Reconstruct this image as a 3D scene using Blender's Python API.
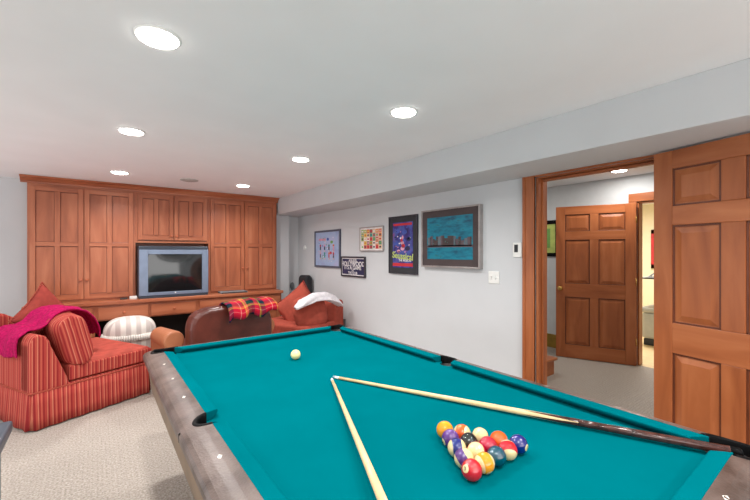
import bpy, bmesh, math, random
from mathutils import Vector, Matrix, noise as mnoise
random.seed(7)
PI = math.pi
scn = bpy.context.scene
for o in list(bpy.data.objects):
    bpy.data.objects.remove(o)
C = scn.collection

# ------------------------------------------------------------------ camera, world, light, exposure
YAW = math.atan(278 / 370)
CAM_H = 1.42
cam_d = bpy.data.cameras.new('camera')
cam_d.lens = 370 / 750 * 36
cam_d.sensor_width = 36
cam_d.shift_y = 2.5 / 750
cam_d.clip_start = 0.02
cam = bpy.data.objects.new('camera', cam_d)
cam.location = (0, 0, CAM_H)
cam.rotation_euler = (PI / 2, 0, -YAW)
C.objects.link(cam)
scn.camera = cam

world = bpy.data.worlds.new('world')
scn.world = world
world.use_nodes = True
bg = world.node_tree.nodes['Background']
bg.inputs[0].default_value = (1.0, 0.98, 0.97, 1)
bg.inputs[1].default_value = 0.95

vs = scn.view_settings
vs.view_transform = 'Standard'
vs.look = 'None'
vs.gamma = 1
vs.use_curve_mapping = False
vs.exposure = 0.18

LAMP_W = 14.0          # every recessed ceiling lamp of the room
LAMP_COL = (1.0, 0.98, 0.96)
CEIL = 2.305
LAMPS = [(x, y) for x in (0.20, 1.54) for y in (4.95, 3.22, 1.75, 0.1, -1.5)] + [(-1.9, 3.22), (-1.9, 1.2)]

XL_FILL = -3.1  # X of the added fill by the left wall, no window there
def area_lamp(name, loc, power, col, size, rot=(0, 0, 0), shape='DISK', size_y=None):
    l = bpy.data.lights.new(name, 'AREA')
    l.energy = power; l.color = col; l.shape = shape; l.size = size
    if size_y: l.size_y = size_y
    o = bpy.data.objects.new(name, l)
    o.location = loc; o.rotation_euler = rot
    C.objects.link(o)
    return o

for i, (x, y) in enumerate(LAMPS):
    area_lamp('ceiling_lamp_light', (x, y, CEIL - 0.02), LAMP_W, LAMP_COL, 0.14).data.spread = math.radians(150)
# added fills, rear and left, lifting the ceiling; then hall and far room lights
area_lamp('rear_fill', (0.2, -2.9, 1.25), 60, (1.0, 0.985, 0.97), 4.4, (PI / 2 + 0.35, 0, 0), 'RECTANGLE', 1.9)  # unseen fill added behind the camera, tilted up at the ceiling
area_lamp('left_fill', (XL_FILL, 3.6, 1.2), 65, (0.93, 0.975, 1.0), 1.6, (0, -PI / 2 - 0.5, 0), 'RECTANGLE', 3.6)  # added fill for the far end and ceiling, no window modelled
for p in ((4.98, 1.78), (4.2, 0.4), (4.2, 3.0)):  # first one has a fitting, the other two are added to light the hall
    area_lamp('hall_lamp_and_fill', (p[0], p[1], 2.384), 9, (1, 0.97, 0.92), 0.15)
area_lamp('far_room_fill', (7.2, 2.2, 2.3), 70, (1.0, 0.97, 0.92), 0.7)  # unseen light added to brighten the far room

# ------------------------------------------------------------------ materials
MATS = {}
def lin(c):
    return tuple(((v / 255) / 12.92 if v / 255 <= 0.04045 else ((v / 255 + 0.055) / 1.055) ** 2.4) for v in c) + (1,)

def newmat(name, rough=0.5, spec=0.5, metal=0.0):
    m = bpy.data.materials.new(name); m.use_nodes = True
    nt = m.node_tree; b = nt.nodes['Principled BSDF']
    b.inputs['Roughness'].default_value = rough
    b.inputs['Specular IOR Level'].default_value = spec
    b.inputs['Metallic'].default_value = metal
    MATS[name] = m
    return m, nt, b

def N(nt, t, **kw):
    n = nt.nodes.new(t)
    for k, v in kw.items(): setattr(n, k, v)
    return n

def ramp(nt, stops, interp='LINEAR'):
    r = nt.nodes.new('ShaderNodeValToRGB')
    cr = r.color_ramp; cr.interpolation = interp
    while len(cr.elements) < len(stops): cr.elements.new(0.5)
    for e, (p, c) in zip(cr.elements, stops):
        e.position = p; e.color = lin(c)
    return r

def plain(name, col, rough=0.5, spec=0.5, metal=0.0, var=0.06, scale=12, bump=0.0, bscale=200, emit=0):
    m, nt, b = newmat(name, rough, spec, metal)
    tc = N(nt, 'ShaderNodeTexCoord')
    n = N(nt, 'ShaderNodeTexNoise'); n.inputs['Scale'].default_value = scale
    nt.links.new(tc.outputs['Object'], n.inputs['Vector'])
    lo = tuple(max(0, v * (1 - var)) for v in col); hi = tuple(min(255, v * (1 + var)) for v in col)
    r = ramp(nt, [(0.3, lo), (0.7, hi)])
    nt.links.new(n.outputs['Fac'], r.inputs['Fac'])
    nt.links.new(r.outputs['Color'], b.inputs['Base Color'])
    if bump:
        n2 = N(nt, 'ShaderNodeTexNoise'); n2.inputs['Scale'].default_value = bscale
        nt.links.new(tc.outputs['Object'], n2.inputs['Vector'])
        bp = N(nt, 'ShaderNodeBump'); bp.inputs['Strength'].default_value = bump; bp.inputs['Distance'].default_value = 0.004
        nt.links.new(n2.outputs['Fac'], bp.inputs['Height'])
        nt.links.new(bp.outputs['Normal'], b.inputs['Normal'])
    if emit:
        b.inputs['Emission Color'].default_value = lin(col)
        b.inputs['Emission Strength'].default_value = emit
    return m

def wood(name, stops, axis='Z', rough=0.35, scale=1.0, spec=0.4):
    m, nt, b = newmat(name, rough, spec)
    tc = N(nt, 'ShaderNodeTexCoord')
    mp = N(nt, 'ShaderNodeMapping')
    s = [9 * scale, 9 * scale, 9 * scale]; s['XYZ'.index(axis)] = 1.3 * scale
    mp.inputs['Scale'].default_value = s
    oi = N(nt, 'ShaderNodeObjectInfo')
    va = N(nt, 'ShaderNodeVectorMath', operation='MULTIPLY_ADD')
    va.inputs[1].default_value = (1, 1, 1)
    ml = N(nt, 'ShaderNodeMath', operation='MULTIPLY'); ml.inputs[1].default_value = 37
    nt.links.new(oi.outputs['Random'], ml.inputs[0])
    nt.links.new(tc.outputs['Object'], mp.inputs['Vector'])
    nt.links.new(mp.outputs['Vector'], va.inputs[0])
    nt.links.new(ml.outputs[0], va.inputs[2])
    n = N(nt, 'ShaderNodeTexNoise'); n.inputs['Scale'].default_value = 1.0; n.inputs['Detail'].default_value = 6
    n.inputs['Distortion'].default_value = 0.8
    nt.links.new(va.outputs[0], n.inputs['Vector'])
    r = ramp(nt, stops)
    nt.links.new(n.outputs['Fac'], r.inputs['Fac'])
    nt.links.new(r.outputs['Color'], b.inputs['Base Color'])
    bp = N(nt, 'ShaderNodeBump'); bp.inputs['Strength'].default_value = 0.08; bp.inputs['Distance'].default_value = 0.002
    nt.links.new(n.outputs['Fac'], bp.inputs['Height']); nt.links.new(bp.outputs['Normal'], b.inputs['Normal'])
    return m

CH = [(0.2, (138, 74, 48)), (0.5, (170, 98, 66)), (0.8, (192, 122, 88))]
wood('cherry_v', CH); wood('cherry_h', CH, 'X'); wood('cherry_y', CH, 'Y')
DR = [(0.2, (130, 68, 36)), (0.5, (162, 92, 52)), (0.8, (184, 114, 72))]
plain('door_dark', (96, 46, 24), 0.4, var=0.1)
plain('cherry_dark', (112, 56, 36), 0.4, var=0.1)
wood('door_v', DR); wood('door_h', DR, 'X'); wood('door_y', DR, 'Y')
plain('wall_paint', (205, 207, 209), 0.75, 0.2, var=0.008, scale=3, bump=0.04, bscale=350)
plain('ceiling_paint', (245, 245, 246), 0.85, 0.1, var=0.006, scale=3)
plain('speaker_grey', (186, 184, 180), 0.8)
plain('hall_paint', (212, 215, 217), 0.8, 0.2, var=0.01)
plain('cream_paint', (240, 228, 198), 0.8, 0.2, var=0.01)
plain('green_wood', (150, 118, 40), 0.5, var=0.08)
plain('white_plastic', (232, 232, 228), 0.4, var=0.01)
plain('dark_plastic', (35, 38, 42), 0.45, var=0.05)
plain('grey_plastic', (120, 124, 128), 0.5)
plain('tv_silver', (120, 134, 156), 0.38, 0.5, 0.3, var=0.03)
plain('tv_housing', (44, 52, 64), 0.45)
plain('tv_glass', (20, 24, 26), 0.08, 0.8, var=0.01)
plain('black_rubber', (4, 4, 5), 0.6, 0.12, var=0.1)
plain('pocket_leather', (20, 16, 17), 0.6, var=0.2)
plain('felt', (0, 97, 106), 1.0, 0.0, var=0.02, scale=4, bump=0.05, bscale=900)
plain('slate', (66, 74, 84), 0.4, var=0.08)
plain('knob_wood', (176, 96, 62), 0.3)
plain('knob_brass', (200, 160, 90), 0.25, 0.5, 0.9)
plain('pearl', (235, 232, 222), 0.25)
plain('apron', (128, 108, 88), 0.55, var=0.10, scale=6, bump=0.05, bscale=90)
plain('rail_edge', (78, 60, 46), 0.45, var=0.15, scale=8)
plain('coral', (160, 74, 60), 0.9, 0.15, var=0.05, scale=20, bump=0.25, bscale=240)
plain('coral_dark', (148, 62, 54), 0.9, 0.15, var=0.06, scale=20, bump=0.25, bscale=240)
plain('magenta', (166, 22, 80), 0.95, 0.1, var=0.14, scale=60, bump=0.6, bscale=160)
plain('white_knit', (226, 222, 226), 0.95, 0.1, var=0.04, scale=30, bump=0.5, bscale=120)
plain('lamp_glow', (255, 250, 240), 0.5, emit=14)
plain('lamp_trim', (238, 238, 236), 0.5, var=0.01)
plain('kneehole_shade', (18, 14, 12), 0.8)  # near-black colour standing in for shade under the desk
plain('paper', (222, 226, 232), 0.7, var=0.03)
plain('ink', (60, 70, 100), 0.7)
plain('red_paint', (190, 40, 45), 0.5)
plain('bin_grey', (176, 176, 168), 0.5, var=0.03)
plain('pale_floor', (222, 196, 150), 0.5, var=0.03)
plain('cue_maple', (222, 190, 140), 0.3, var=0.04, scale=30)
plain('cue_butt', (66, 38, 33), 0.18, 0.6, var=0.3, scale=40)
plain('cue_ferrule', (240, 238, 230), 0.3)
plain('cue_tip', (120, 150, 165), 0.8)
plain('frame_dark', (52, 50, 58), 0.4)
plain('frame_slate', (84, 88, 104), 0.4)
plain('frame_silver', (168, 162, 160), 0.3, 0.5, 0.5)
plain('mat_brown', (74, 62, 62), 0.8)
plain('charcoal', (48, 48, 52), 0.8)
plain('grille_cloth', (46, 46, 50), 0.85, bump=0.5, bscale=500)
plain('cushion_stripe_base', (220, 214, 206), 0.9)

# leather: brown, mottled lighter and darker
def leather(name, a, b_, rough=0.38):
    m, nt, b = newmat(name, rough, 0.5)
    tc = N(nt, 'ShaderNodeTexCoord')
    n = N(nt, 'ShaderNodeTexNoise'); n.inputs['Scale'].default_value = 5; n.inputs['Detail'].default_value = 5
    v = N(nt, 'ShaderNodeTexVoronoi'); v.inputs['Scale'].default_value = 130
    nt.links.new(tc.outputs['Object'], n.inputs['Vector']); nt.links.new(tc.outputs['Object'], v.inputs['Vector'])
    r = ramp(nt, [(0.3, a), (0.7, b_)])
    nt.links.new(n.outputs['Fac'], r.inputs['Fac']); nt.links.new(r.outputs['Color'], b.inputs['Base Color'])
    bp = N(nt, 'ShaderNodeBump'); bp.inputs['Strength'].default_value = 0.25; bp.inputs['Distance'].default_value = 0.002
    nt.links.new(v.outputs['Distance'], bp.inputs['Height']); nt.links.new(bp.outputs['Normal'], b.inputs['Normal'])
leather('leather', (70, 30, 24), (102, 48, 38), 0.33)
leather('leather_lit', (160, 96, 64), (178, 112, 76), 0.5)  # chair arms: same leather with the light on it painted as tan
leather('rail_top', (62, 49, 43), (108, 94, 88), 0.36)
for n_ in MATS['rail_top'].node_tree.nodes:
    if n_.type == 'TEX_NOISE': n_.inputs['Scale'].default_value = 11; n_.inputs['Detail'].default_value = 8

# carpet: loop rows
def carpet():
    m, nt, b = newmat('carpet', 0.95, 0.1)
    tc = N(nt, 'ShaderNodeTexCoord')
    n = N(nt, 'ShaderNodeTexNoise'); n.inputs['Scale'].default_value = 90; n.inputs['Detail'].default_value = 4
    nt.links.new(tc.outputs['Object'], n.inputs['Vector'])
    r = ramp(nt, [(0.3, (146, 136, 127)), (0.5, (174, 164, 154)), (0.7, (194, 185, 176))])
    nt.links.new(n.outputs['Fac'], r.inputs['Fac'])
    br = N(nt, 'ShaderNodeTexBrick'); br.inputs['Scale'].default_value = 1
    br.inputs['Brick Width'].default_value = 0.05; br.inputs['Row Height'].default_value = 0.025
    br.inputs['Mortar Size'].default_value = 0.006; br.inputs['Mortar Smooth'].default_value = 1
    br.inputs['Color1'].default_value = (1, 1, 1, 1); br.inputs['Color2'].default_value = (0.93, 0.93, 0.93, 1)
    br.inputs['Mortar'].default_value = (0.8, 0.8, 0.8, 1)
    nt.links.new(tc.outputs['Object'], br.inputs['Vector'])
    mx = N(nt, 'ShaderNodeMix', data_type='RGBA', blend_type='MULTIPLY'); mx.inputs[0].default_value = 0.8
    nt.links.new(r.outputs['Color'], mx.inputs[6]); nt.links.new(br.outputs['Color'], mx.inputs[7])
    nt.links.new(mx.outputs[2], b.inputs['Base Color'])
    ad = N(nt, 'ShaderNodeMath', operation='ADD')
    nt.links.new(n.outputs['Fac'], ad.inputs[0]); nt.links.new(br.outputs['Fac'], ad.inputs[1])
    bp = N(nt, 'ShaderNodeBump'); bp.inputs['Strength'].default_value = 0.5; bp.inputs['Distance'].default_value = 0.006; bp.invert = True
    nt.links.new(ad.outputs[0], bp.inputs['Height']); nt.links.new(bp.outputs['Normal'], b.inputs['Normal'])
carpet()

# stripes that run up every side of a piece (object space)
def stripes(name, stops, freq, rough=0.9, top=None):
    m, nt, b = newmat(name, rough, 0.15)
    tc = N(nt, 'ShaderNodeTexCoord')
    sn = N(nt, 'ShaderNodeSeparateXYZ'); so = N(nt, 'ShaderNodeSeparateXYZ')
    nt.links.new(tc.outputs['Normal'], sn.inputs[0]); nt.links.new(tc.outputs['Object'], so.inputs[0])
    ax = N(nt, 'ShaderNodeMath', operation='ABSOLUTE'); ay = N(nt, 'ShaderNodeMath', operation='ABSOLUTE')
    nt.links.new(sn.outputs[0], ax.inputs[0]); nt.links.new(sn.outputs[1], ay.inputs[0])
    g = N(nt, 'ShaderNodeMath', operation='GREATER_THAN')
    nt.links.new(ax.outputs[0], g.inputs[0]); nt.links.new(ay.outputs[0], g.inputs[1])
    mx = N(nt, 'ShaderNodeMix'); nt.links.new(g.outputs[0], mx.inputs[0])
    nt.links.new(so.outputs[0], mx.inputs[2]); nt.links.new(so.outputs[1], mx.inputs[3])
    mu = N(nt, 'ShaderNodeMath', operation='MULTIPLY'); mu.inputs[1].default_value = freq
    nt.links.new(mx.outputs[0], mu.inputs[0])
    fr = N(nt, 'ShaderNodeMath', operation='FRACT'); nt.links.new(mu.outputs[0], fr.inputs[0])
    r = ramp(nt, stops, 'LINEAR'); nt.links.new(fr.outputs[0], r.inputs['Fac'])
    n = N(nt, 'ShaderNodeTexNoise'); n.inputs['Scale'].default_value = 220
    nt.links.new(tc.outputs['Object'], n.inputs['Vector'])
    bp = N(nt, 'ShaderNodeBump'); bp.inputs['Strength'].default_value = 0.2; bp.inputs['Distance'].default_value = 0.003
    nt.links.new(n.outputs['Fac'], bp.inputs['Height']); nt.links.new(bp.outputs['Normal'], b.inputs['Normal'])
    nt.links.new(r.outputs['Color'], b.inputs['Base Color'])
RS = [(0.0, (172, 66, 58)), (0.10, (172, 66, 58)), (0.13, (198, 116, 94)), (0.16, (198, 116, 94)), (0.20, (146, 44, 46)), (0.30, (146, 44, 46)),
      (0.33, (180, 78, 66)), (0.45, (180, 78, 66)), (0.48, (200, 122, 100)), (0.51, (200, 122, 100)), (0.55, (152, 48, 48)), (0.66, (162, 56, 52)),
      (0.70, (190, 96, 78)), (0.78, (182, 82, 68)), (0.84, (148, 44, 46)), (0.92, (148, 44, 46)), (0.96, (176, 72, 62)), (1.0, (172, 66, 58))]
stripes('red_stripe', RS, 10.5)
stripes('white_stripe', [(0, (228, 222, 214)), (0.42, (228, 222, 214)), (0.5, (196, 186, 180)), (0.9, (196, 186, 180)), (1, (228, 222, 214))], 10)
plain('red_seat', (172, 78, 66), 0.9, 0.15, var=0.08, scale=14, bump=0.2, bscale=220)

def plaid():
    m, nt, b = newmat('plaid', 0.95, 0.1)
    tc = N(nt, 'ShaderNodeTexCoord'); s = N(nt, 'ShaderNodeSeparateXYZ')
    nt.links.new(tc.outputs['UV'], s.inputs[0])
    A = [(0, (26, 32, 56)), (0.10, (26, 32, 56)), (0.12, (178, 26, 50)), (0.28, (196, 30, 56)), (0.30, (206, 150, 140)), (0.315, (178, 26, 50)), (0.44, (150, 22, 46)), (0.46, (206, 150, 60)), (0.50, (196, 96, 70)),
         (0.56, (24, 60, 44)), (0.66, (26, 32, 50)), (0.74, (176, 30, 52)), (0.84, (150, 24, 60)), (0.88, (150, 150, 50)), (0.92, (30, 76, 46)), (0.96, (26, 32, 56))]
    out = []
    for i, fq in ((0, 1.55), (1, 1.9)):
        mu = N(nt, 'ShaderNodeMath', operation='MULTIPLY'); mu.inputs[1].default_value = fq
        nt.links.new(s.outputs[i], mu.inputs[0])
        fr = N(nt, 'ShaderNodeMath', operation='FRACT'); nt.links.new(mu.outputs[0], fr.inputs[0])
        r = ramp(nt, A, 'CONSTANT'); nt.links.new(fr.outputs[0], r.inputs['Fac']); out.append(r)
    mx = N(nt, 'ShaderNodeMix', data_type='RGBA'); mx.inputs[0].default_value = 0.42
    nt.links.new(out[0].outputs['Color'], mx.inputs[6]); nt.links.new(out[1].outputs['Color'], mx.inputs[7])
    nt.links.new(mx.outputs[2], b.inputs['Base Color'])
plaid()

def paint_art(name, stops, scale, detail=4, zs=1.0):
    m, nt, b = newmat(name, 0.35, 0.4)
    tc = N(nt, 'ShaderNodeTexCoord'); mp = N(nt, 'ShaderNodeMapping'); mp.inputs['Scale'].default_value = (1, 1, zs)
    n = N(nt, 'ShaderNodeTexNoise'); n.inputs['Scale'].default_value = scale; n.inputs['Detail'].default_value = detail
    nt.links.new(tc.outputs['Object'], mp.inputs[0]); nt.links.new(mp.outputs[0], n.inputs['Vector'])
    r = ramp(nt, stops); nt.links.new(n.outputs['Fac'], r.inputs['Fac']); nt.links.new(r.outputs['Color'], b.inputs['Base Color'])
paint_art('art_turquoise', [(0.3, (14, 70, 96)), (0.45, (8, 108, 132)), (0.6, (16, 128, 150)), (0.72, (46, 100, 108))], 9, 6, 3)
paint_art('art_night', [(0.3, (22, 26, 66)), (0.45, (60, 50, 120)), (0.58, (70, 90, 160)), (0.7, (130, 70, 120))], 9, 5)
paint_art('art_pale', [(0.3, (150, 156, 198)), (0.5, (160, 182, 214)), (0.7, (176, 176, 210))], 6)
for nm, c in dict(a_red=(196, 50, 60), a_white=(228, 224, 224), a_green=(120, 170, 90), a_dark=(40, 44, 66), a_yellow=(220, 190, 80), a_orange=(214, 120, 60),
                  a_teal=(60, 140, 130), a_pink=(214, 150, 170), a_blue=(70, 90, 170), a_navy=(44, 44, 78), a_brown=(92, 78, 84), a_grey=(96, 104, 112), a_skin=(222, 190, 160), a_lime=(190, 205, 110)).items():
    plain(nm, c, 0.5, 0.4, var=0.05)

def ball_mat(name, col, striped):
    m, nt, b = newmat(name, 0.5, 0.0)
    b.inputs['Coat Weight'].default_value = 1.0; b.inputs['Coat Roughness'].default_value = 0.03; b.inputs['Coat IOR'].default_value = 1.8
    tc = N(nt, 'ShaderNodeTexCoord'); s = N(nt, 'ShaderNodeSeparateXYZ'); nt.links.new(tc.outputs['Object'], s.inputs[0])
    cream = lin((226, 200, 146))
    r_ = 0.0295
    # number disc around +X
    g = N(nt, 'ShaderNodeMath', operation='GREATER_THAN'); g.inputs[1].default_value = r_ * 0.925
    nt.links.new(s.outputs[0], g.inputs[0])
    mx = N(nt, 'ShaderNodeMix', data_type='RGBA'); nt.links.new(g.outputs[0], mx.inputs[0]); mx.inputs[7].default_value = cream
    if striped:
        a = N(nt, 'ShaderNodeMath', operation='ABSOLUTE'); nt.links.new(s.outputs[2], a.inputs[0])
        g2 = N(nt, 'ShaderNodeMath', operation='GREATER_THAN'); g2.inputs[1].default_value = r_ * 0.5; nt.links.new(a.outputs[0], g2.inputs[0])
        m2 = N(nt, 'ShaderNodeMix', data_type='RGBA'); nt.links.new(g2.outputs[0], m2.inputs[0])
        m2.inputs[6].default_value = lin(col); m2.inputs[7].default_value = cream
        nt.links.new(m2.outputs[2], mx.inputs[6])
    else:
        mx.inputs[6].default_value = lin(col)
    nt.links.new(mx.outputs[2], b.inputs['Base Color'])
    return m

# ------------------------------------------------------------------ mesh helpers
class MB:
    def __init__(s): s.bm = bmesh.new(); s.mats = []
    def mi(s, m):
        if m not in s.mats: s.mats.append(m)
        return s.mats.index(m)
    def _fin(s, verts, mat, M=None):
        if M is not None: bmesh.ops.transform(s.bm, matrix=M, verts=verts)
        k = s.mi(mat)
        for f in {f for v in verts for f in v.link_faces}: f.material_index = k
    def box(s, a, b, mat, M=None):
        r = bmesh.ops.create_cube(s.bm, size=1)['verts']
        for v in r: v.co = Vector([a[i] + (b[i] - a[i]) * (v.co[i] + 0.5) for i in range(3)])
        s._fin(r, mat, M); return s
    def cyl(s, p, q, r1, r2, mat, n=24, M=None):
        p = Vector(p); q = Vector(q); d = q - p
        r = bmesh.ops.create_cone(s.bm, cap_ends=True, segments=n, radius1=r1, radius2=r2, depth=d.length)['verts']
        T = Matrix.Translation((p + q) / 2) @ d.to_track_quat('Z', 'Y').to_matrix().to_4x4()
        bmesh.ops.transform(s.bm, matrix=T, verts=r)
        s._fin(r, mat, M); return s
    def sphere(s, c, r, mat, sc=(1, 1, 1), seg=24, M=None):
        v = bmesh.ops.create_uvsphere(s.bm, u_segments=seg, v_segments=seg // 2, radius=r)['verts']
        for w in v: w.co = Vector((w.co.x * sc[0] + c[0], w.co.y * sc[1] + c[1], w.co.z * sc[2] + c[2]))
        s._fin(v, mat, M); return s
    def lathe(s, prof, mat, n=32, M=None, mats=None):
        # prof: (radius, z) list; mats: material per segment
        rings = []
        for r, z in prof:
            rings.append([s.bm.verts.new((r * math.cos(2 * PI * i / n), r * math.sin(2 * PI * i / n), z)) for i in range(n)])
        vs_ = [v for rr in rings for v in rr]
        for k in range(len(rings) - 1):
            mm = s.mi(mats[k] if mats else mat)
            for i in range(n):
                f = s.bm.faces.new((rings[k][i], rings[k][(i + 1) % n], rings[k + 1][(i + 1) % n], rings[k + 1][i])); f.material_index = mm; f.smooth = True
        for rr, z, flip in ((rings[0], 0, True), (rings[-1], 0, False)):
            f = s.bm.faces.new(rr[::-1] if flip else rr); f.material_index = s.mi(mats[0] if (mats and flip) else (mats[-1] if mats else mat))
        if M is not None: bmesh.ops.transform(s.bm, matrix=M, verts=vs_)
        return s
    def prism(s, poly, axis, a, b, mat, M=None):
        # poly in the other two axes (in XYZ order), extruded along axis from a to b
        ix = 'XYZ'.index(axis); o = [i for i in range(3) if i != ix]
        def mk(t):
            out = []
            for p in poly:
                c = [0, 0, 0]; c[ix] = t; c[o[0]] = p[0]; c[o[1]] = p[1]; out.append(s.bm.verts.new(c))
            return out
        A = mk(a); B = mk(b); k = s.mi(mat); fs = [s.bm.faces.new(A), s.bm.faces.new(B[::-1])]
        n = len(poly)
        for i in range(n): fs.append(s.bm.faces.new((A[i], B[i], B[(i + 1) % n], A[(i + 1) % n])))
        for f in fs: f.material_index = k
        if M is not None: bmesh.ops.transform(s.bm, matrix=M, verts=A + B)
        return s
    def quad(s, pts, mat):
        f = s.bm.faces.new([s.bm.verts.new(p) for p in pts]); f.material_index = s.mi(mat); return s
    def build(s, name, parent=None, bevel=0, seg=2, smooth=False, loc=None, sub=0, solid=0):
        bmesh.ops.recalc_face_normals(s.bm, faces=s.bm.faces[:])
        me = bpy.data.meshes.new(name); s.bm.to_mesh(me); s.bm.free()
        for m in s.mats: me.materials.append(MATS[m])
        if smooth:
            for p in me.polygons: p.use_smooth = True
        o = bpy.data.objects.new(name, me); C.objects.link(o)
        if parent: o.parent = parent
        if loc: o.location = loc
        if solid:
            md = o.modifiers.new('solid', 'SOLIDIFY'); md.thickness = solid; md.offset = 0
        if bevel:
            md = o.modifiers.new('bevel', 'BEVEL'); md.width = bevel; md.segments = seg; md.limit_method = 'ANGLE'; md.angle_limit = math.radians(35)
            md.harden_normals = False
        if sub:
            md = o.modifiers.new('sub', 'SUBSURF'); md.levels = sub; md.render_levels = sub
        return o

def tag(o, label=None, cat=None, group=None, kind=None):
    if label: o['label'] = label
    if cat: o['category'] = cat
    if group: o['group'] = group
    if kind: o['kind'] = kind
    return o
def empty(name, loc=(0, 0, 0), rz=0, label=None, cat=None, group=None, kind=None):
    o = bpy.data.objects.new(name, None); C.objects.link(o); o.location = loc; o.rotation_euler = (0, 0, rz)
    o.empty_display_size = 0.1
    return tag(o, label, cat, group, kind)
def kids(o): return [c for c in bpy.data.objects if c.parent == o]
def copy_tree(o, parent=None):
    c = o.copy(); C.objects.link(c)
    if parent: c.parent = parent
    for ch in kids(o): copy_tree(ch, c)
    return c
def boolean(o, cutters, op='DIFFERENCE'):
    for c in cutters:
        md = o.modifiers.new('b', 'BOOLEAN'); md.operation = op; md.object = c; md.solver = 'EXACT'
    dg = bpy.context.evaluated_depsgraph_get(); dg.update()
    me = bpy.data.meshes.new_from_object(o.evaluated_get(dg))
    o.modifiers.clear(); o.data = me
def struct(mb, name, label=None, cat=None, **kw):
    return tag(mb.build(name, **kw), label, cat, kind='structure')

def grid(name, fn, nu, nv, mat, parent=None, thick=0.0, sub=1, closed_u=False):
    bm = bmesh.new(); uvl = bm.loops.layers.uv.new('uv')
    V = [[bm.verts.new(fn(i / nu, j / nv)) for j in range(nv + 1)] for i in range(nu + 1)]
    for i in range(nu):
        for j in range(nv):
            f = bm.faces.new((V[i][j], V[i + 1][j], V[i + 1][j + 1], V[i][j + 1])); f.smooth = True
            for l, (a, b) in zip(f.loops, ((i, j), (i + 1, j), (i + 1, j + 1), (i, j + 1))): l[uvl].uv = (a / nu, b / nv)
    bmesh.ops.remove_doubles(bm, verts=bm.verts[:], dist=1e-5)
    bmesh.ops.recalc_face_normals(bm, faces=bm.faces[:])
    me = bpy.data.meshes.new(name); bm.to_mesh(me); bm.free(); me.materials.append(MATS[mat])
    o = bpy.data.objects.new(name, me); C.objects.link(o)
    if parent: o.parent = parent
    if thick:
        md = o.modifiers.new('s', 'SOLIDIFY'); md.thickness = thick; md.offset = 0
    if sub:
        md = o.modifiers.new('u', 'SUBSURF'); md.levels = sub; md.render_levels = sub
    return o

def pillow(name, w, h, t, mat, M, parent=None, pinch=0.10, n=16, wob=0.006, power=2.4, disc=False):
    """soft cushion: w along local x, h along local z, thick t along y"""
    bm = bmesh.new(); uvl = bm.loops.layers.uv.new('uv')
    def P(a, b, sg):
        e = max(0.0, (1 - abs(a) ** power)) ** 0.5 * max(0.0, (1 - abs(b) ** power)) ** 0.5
        x = a * w / 2 * (1 - pinch * (1 - abs(b) ** 2) * abs(a) ** 3 )
        z = b * h / 2 * (1 - pinch * (1 - abs(a) ** 2) * abs(b) ** 3 )
        y = sg * t / 2 * e
        if disc:
            x = a * math.sqrt(1 - b * b / 2) * w / 2; z = b * math.sqrt(1 - a * a / 2) * h / 2
            x = 0.6 * x + 0.4 * a * w / 2; z = 0.6 * z + 0.4 * b * h / 2
            y = sg * t / 2 * (max(0.0, 1 - abs(a) ** 2.6) * max(0.0, 1 - abs(b) ** 2.6)) ** 0.45
            e = 1
        q = mnoise.noise(Vector((x * 9 + w * 31, z * 9, sg * 3 + t * 50))) * wob
        return Vector((x + q, y + sg * q * (e > 0.05), z + q))
    for sg in (-1, 1):
        V = [[bm.verts.new(P(2 * i / n - 1, 2 * j / n - 1, sg)) for j in range(n + 1)] for i in range(n + 1)]
        for i in range(n):
            for j in range(n):
                f = bm.faces.new((V[i][j], V[i + 1][j], V[i + 1][j + 1], V[i][j + 1])); f.smooth = True
    bmesh.ops.remove_doubles(bm, verts=bm.verts[:], dist=0.004)
    bmesh.ops.recalc_face_normals(bm, faces=bm.faces[:])
    me = bpy.data.meshes.new(name); bm.to_mesh(me); bm.free(); me.materials.append(MATS[mat])
    o = bpy.data.objects.new(name, me); C.objects.link(o)
    md = o.modifiers.new('u', 'SUBSURF'); md.levels = 1; md.render_levels = 1
    o.matrix_world = M
    if parent: o.parent = parent
    return o

def piping(name, w, h, mat, parent, pinch=0.10, r=0.006, power=2.4):
    mb = MB(); pts = []
    n = 16
    seq = [(2 * i / n - 1, -1) for i in range(n)] + [(1, 2 * i / n - 1) for i in range(n)] + [(1 - 2 * i / n, 1) for i in range(n)] + [(-1, 1 - 2 * i / n) for i in range(n)]
    for a, b in seq:
        pts.append(Vector((a * w / 2 * (1 - pinch * (1 - abs(b) ** 2) * abs(a) ** 3), 0, b * h / 2 * (1 - pinch * (1 - abs(a) ** 2) * abs(b) ** 3))))
    for i in range(len(pts)): mb.cyl(pts[i], pts[(i + 1) % len(pts)], r, r, mat, 8)
    return mb.build(name, parent, smooth=True)

def text_mesh(body, size, mat, name='lettering', parent=None, M=None, ext=0.0006, bold=False):
    cu = bpy.data.curves.new(name, 'FONT'); cu.body = body; cu.size = size; cu.align_x = 'CENTER'; cu.align_y = 'CENTER'; cu.extrude = ext
    if bold: cu.offset = size * 0.02
    t = bpy.data.objects.new(name, cu); C.objects.link(t)
    dg = bpy.context.evaluated_depsgraph_get(); dg.update()
    me = bpy.data.meshes.new_from_object(t.evaluated_get(dg))
    bpy.data.objects.remove(t); bpy.data.curves.remove(cu)
    me.materials.clear(); me.materials.append(MATS[mat])
    o = bpy.data.objects.new(name, me); C.objects.link(o)
    if parent: o.parent = parent
    if M is not None: me.transform(M)
    return o

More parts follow.
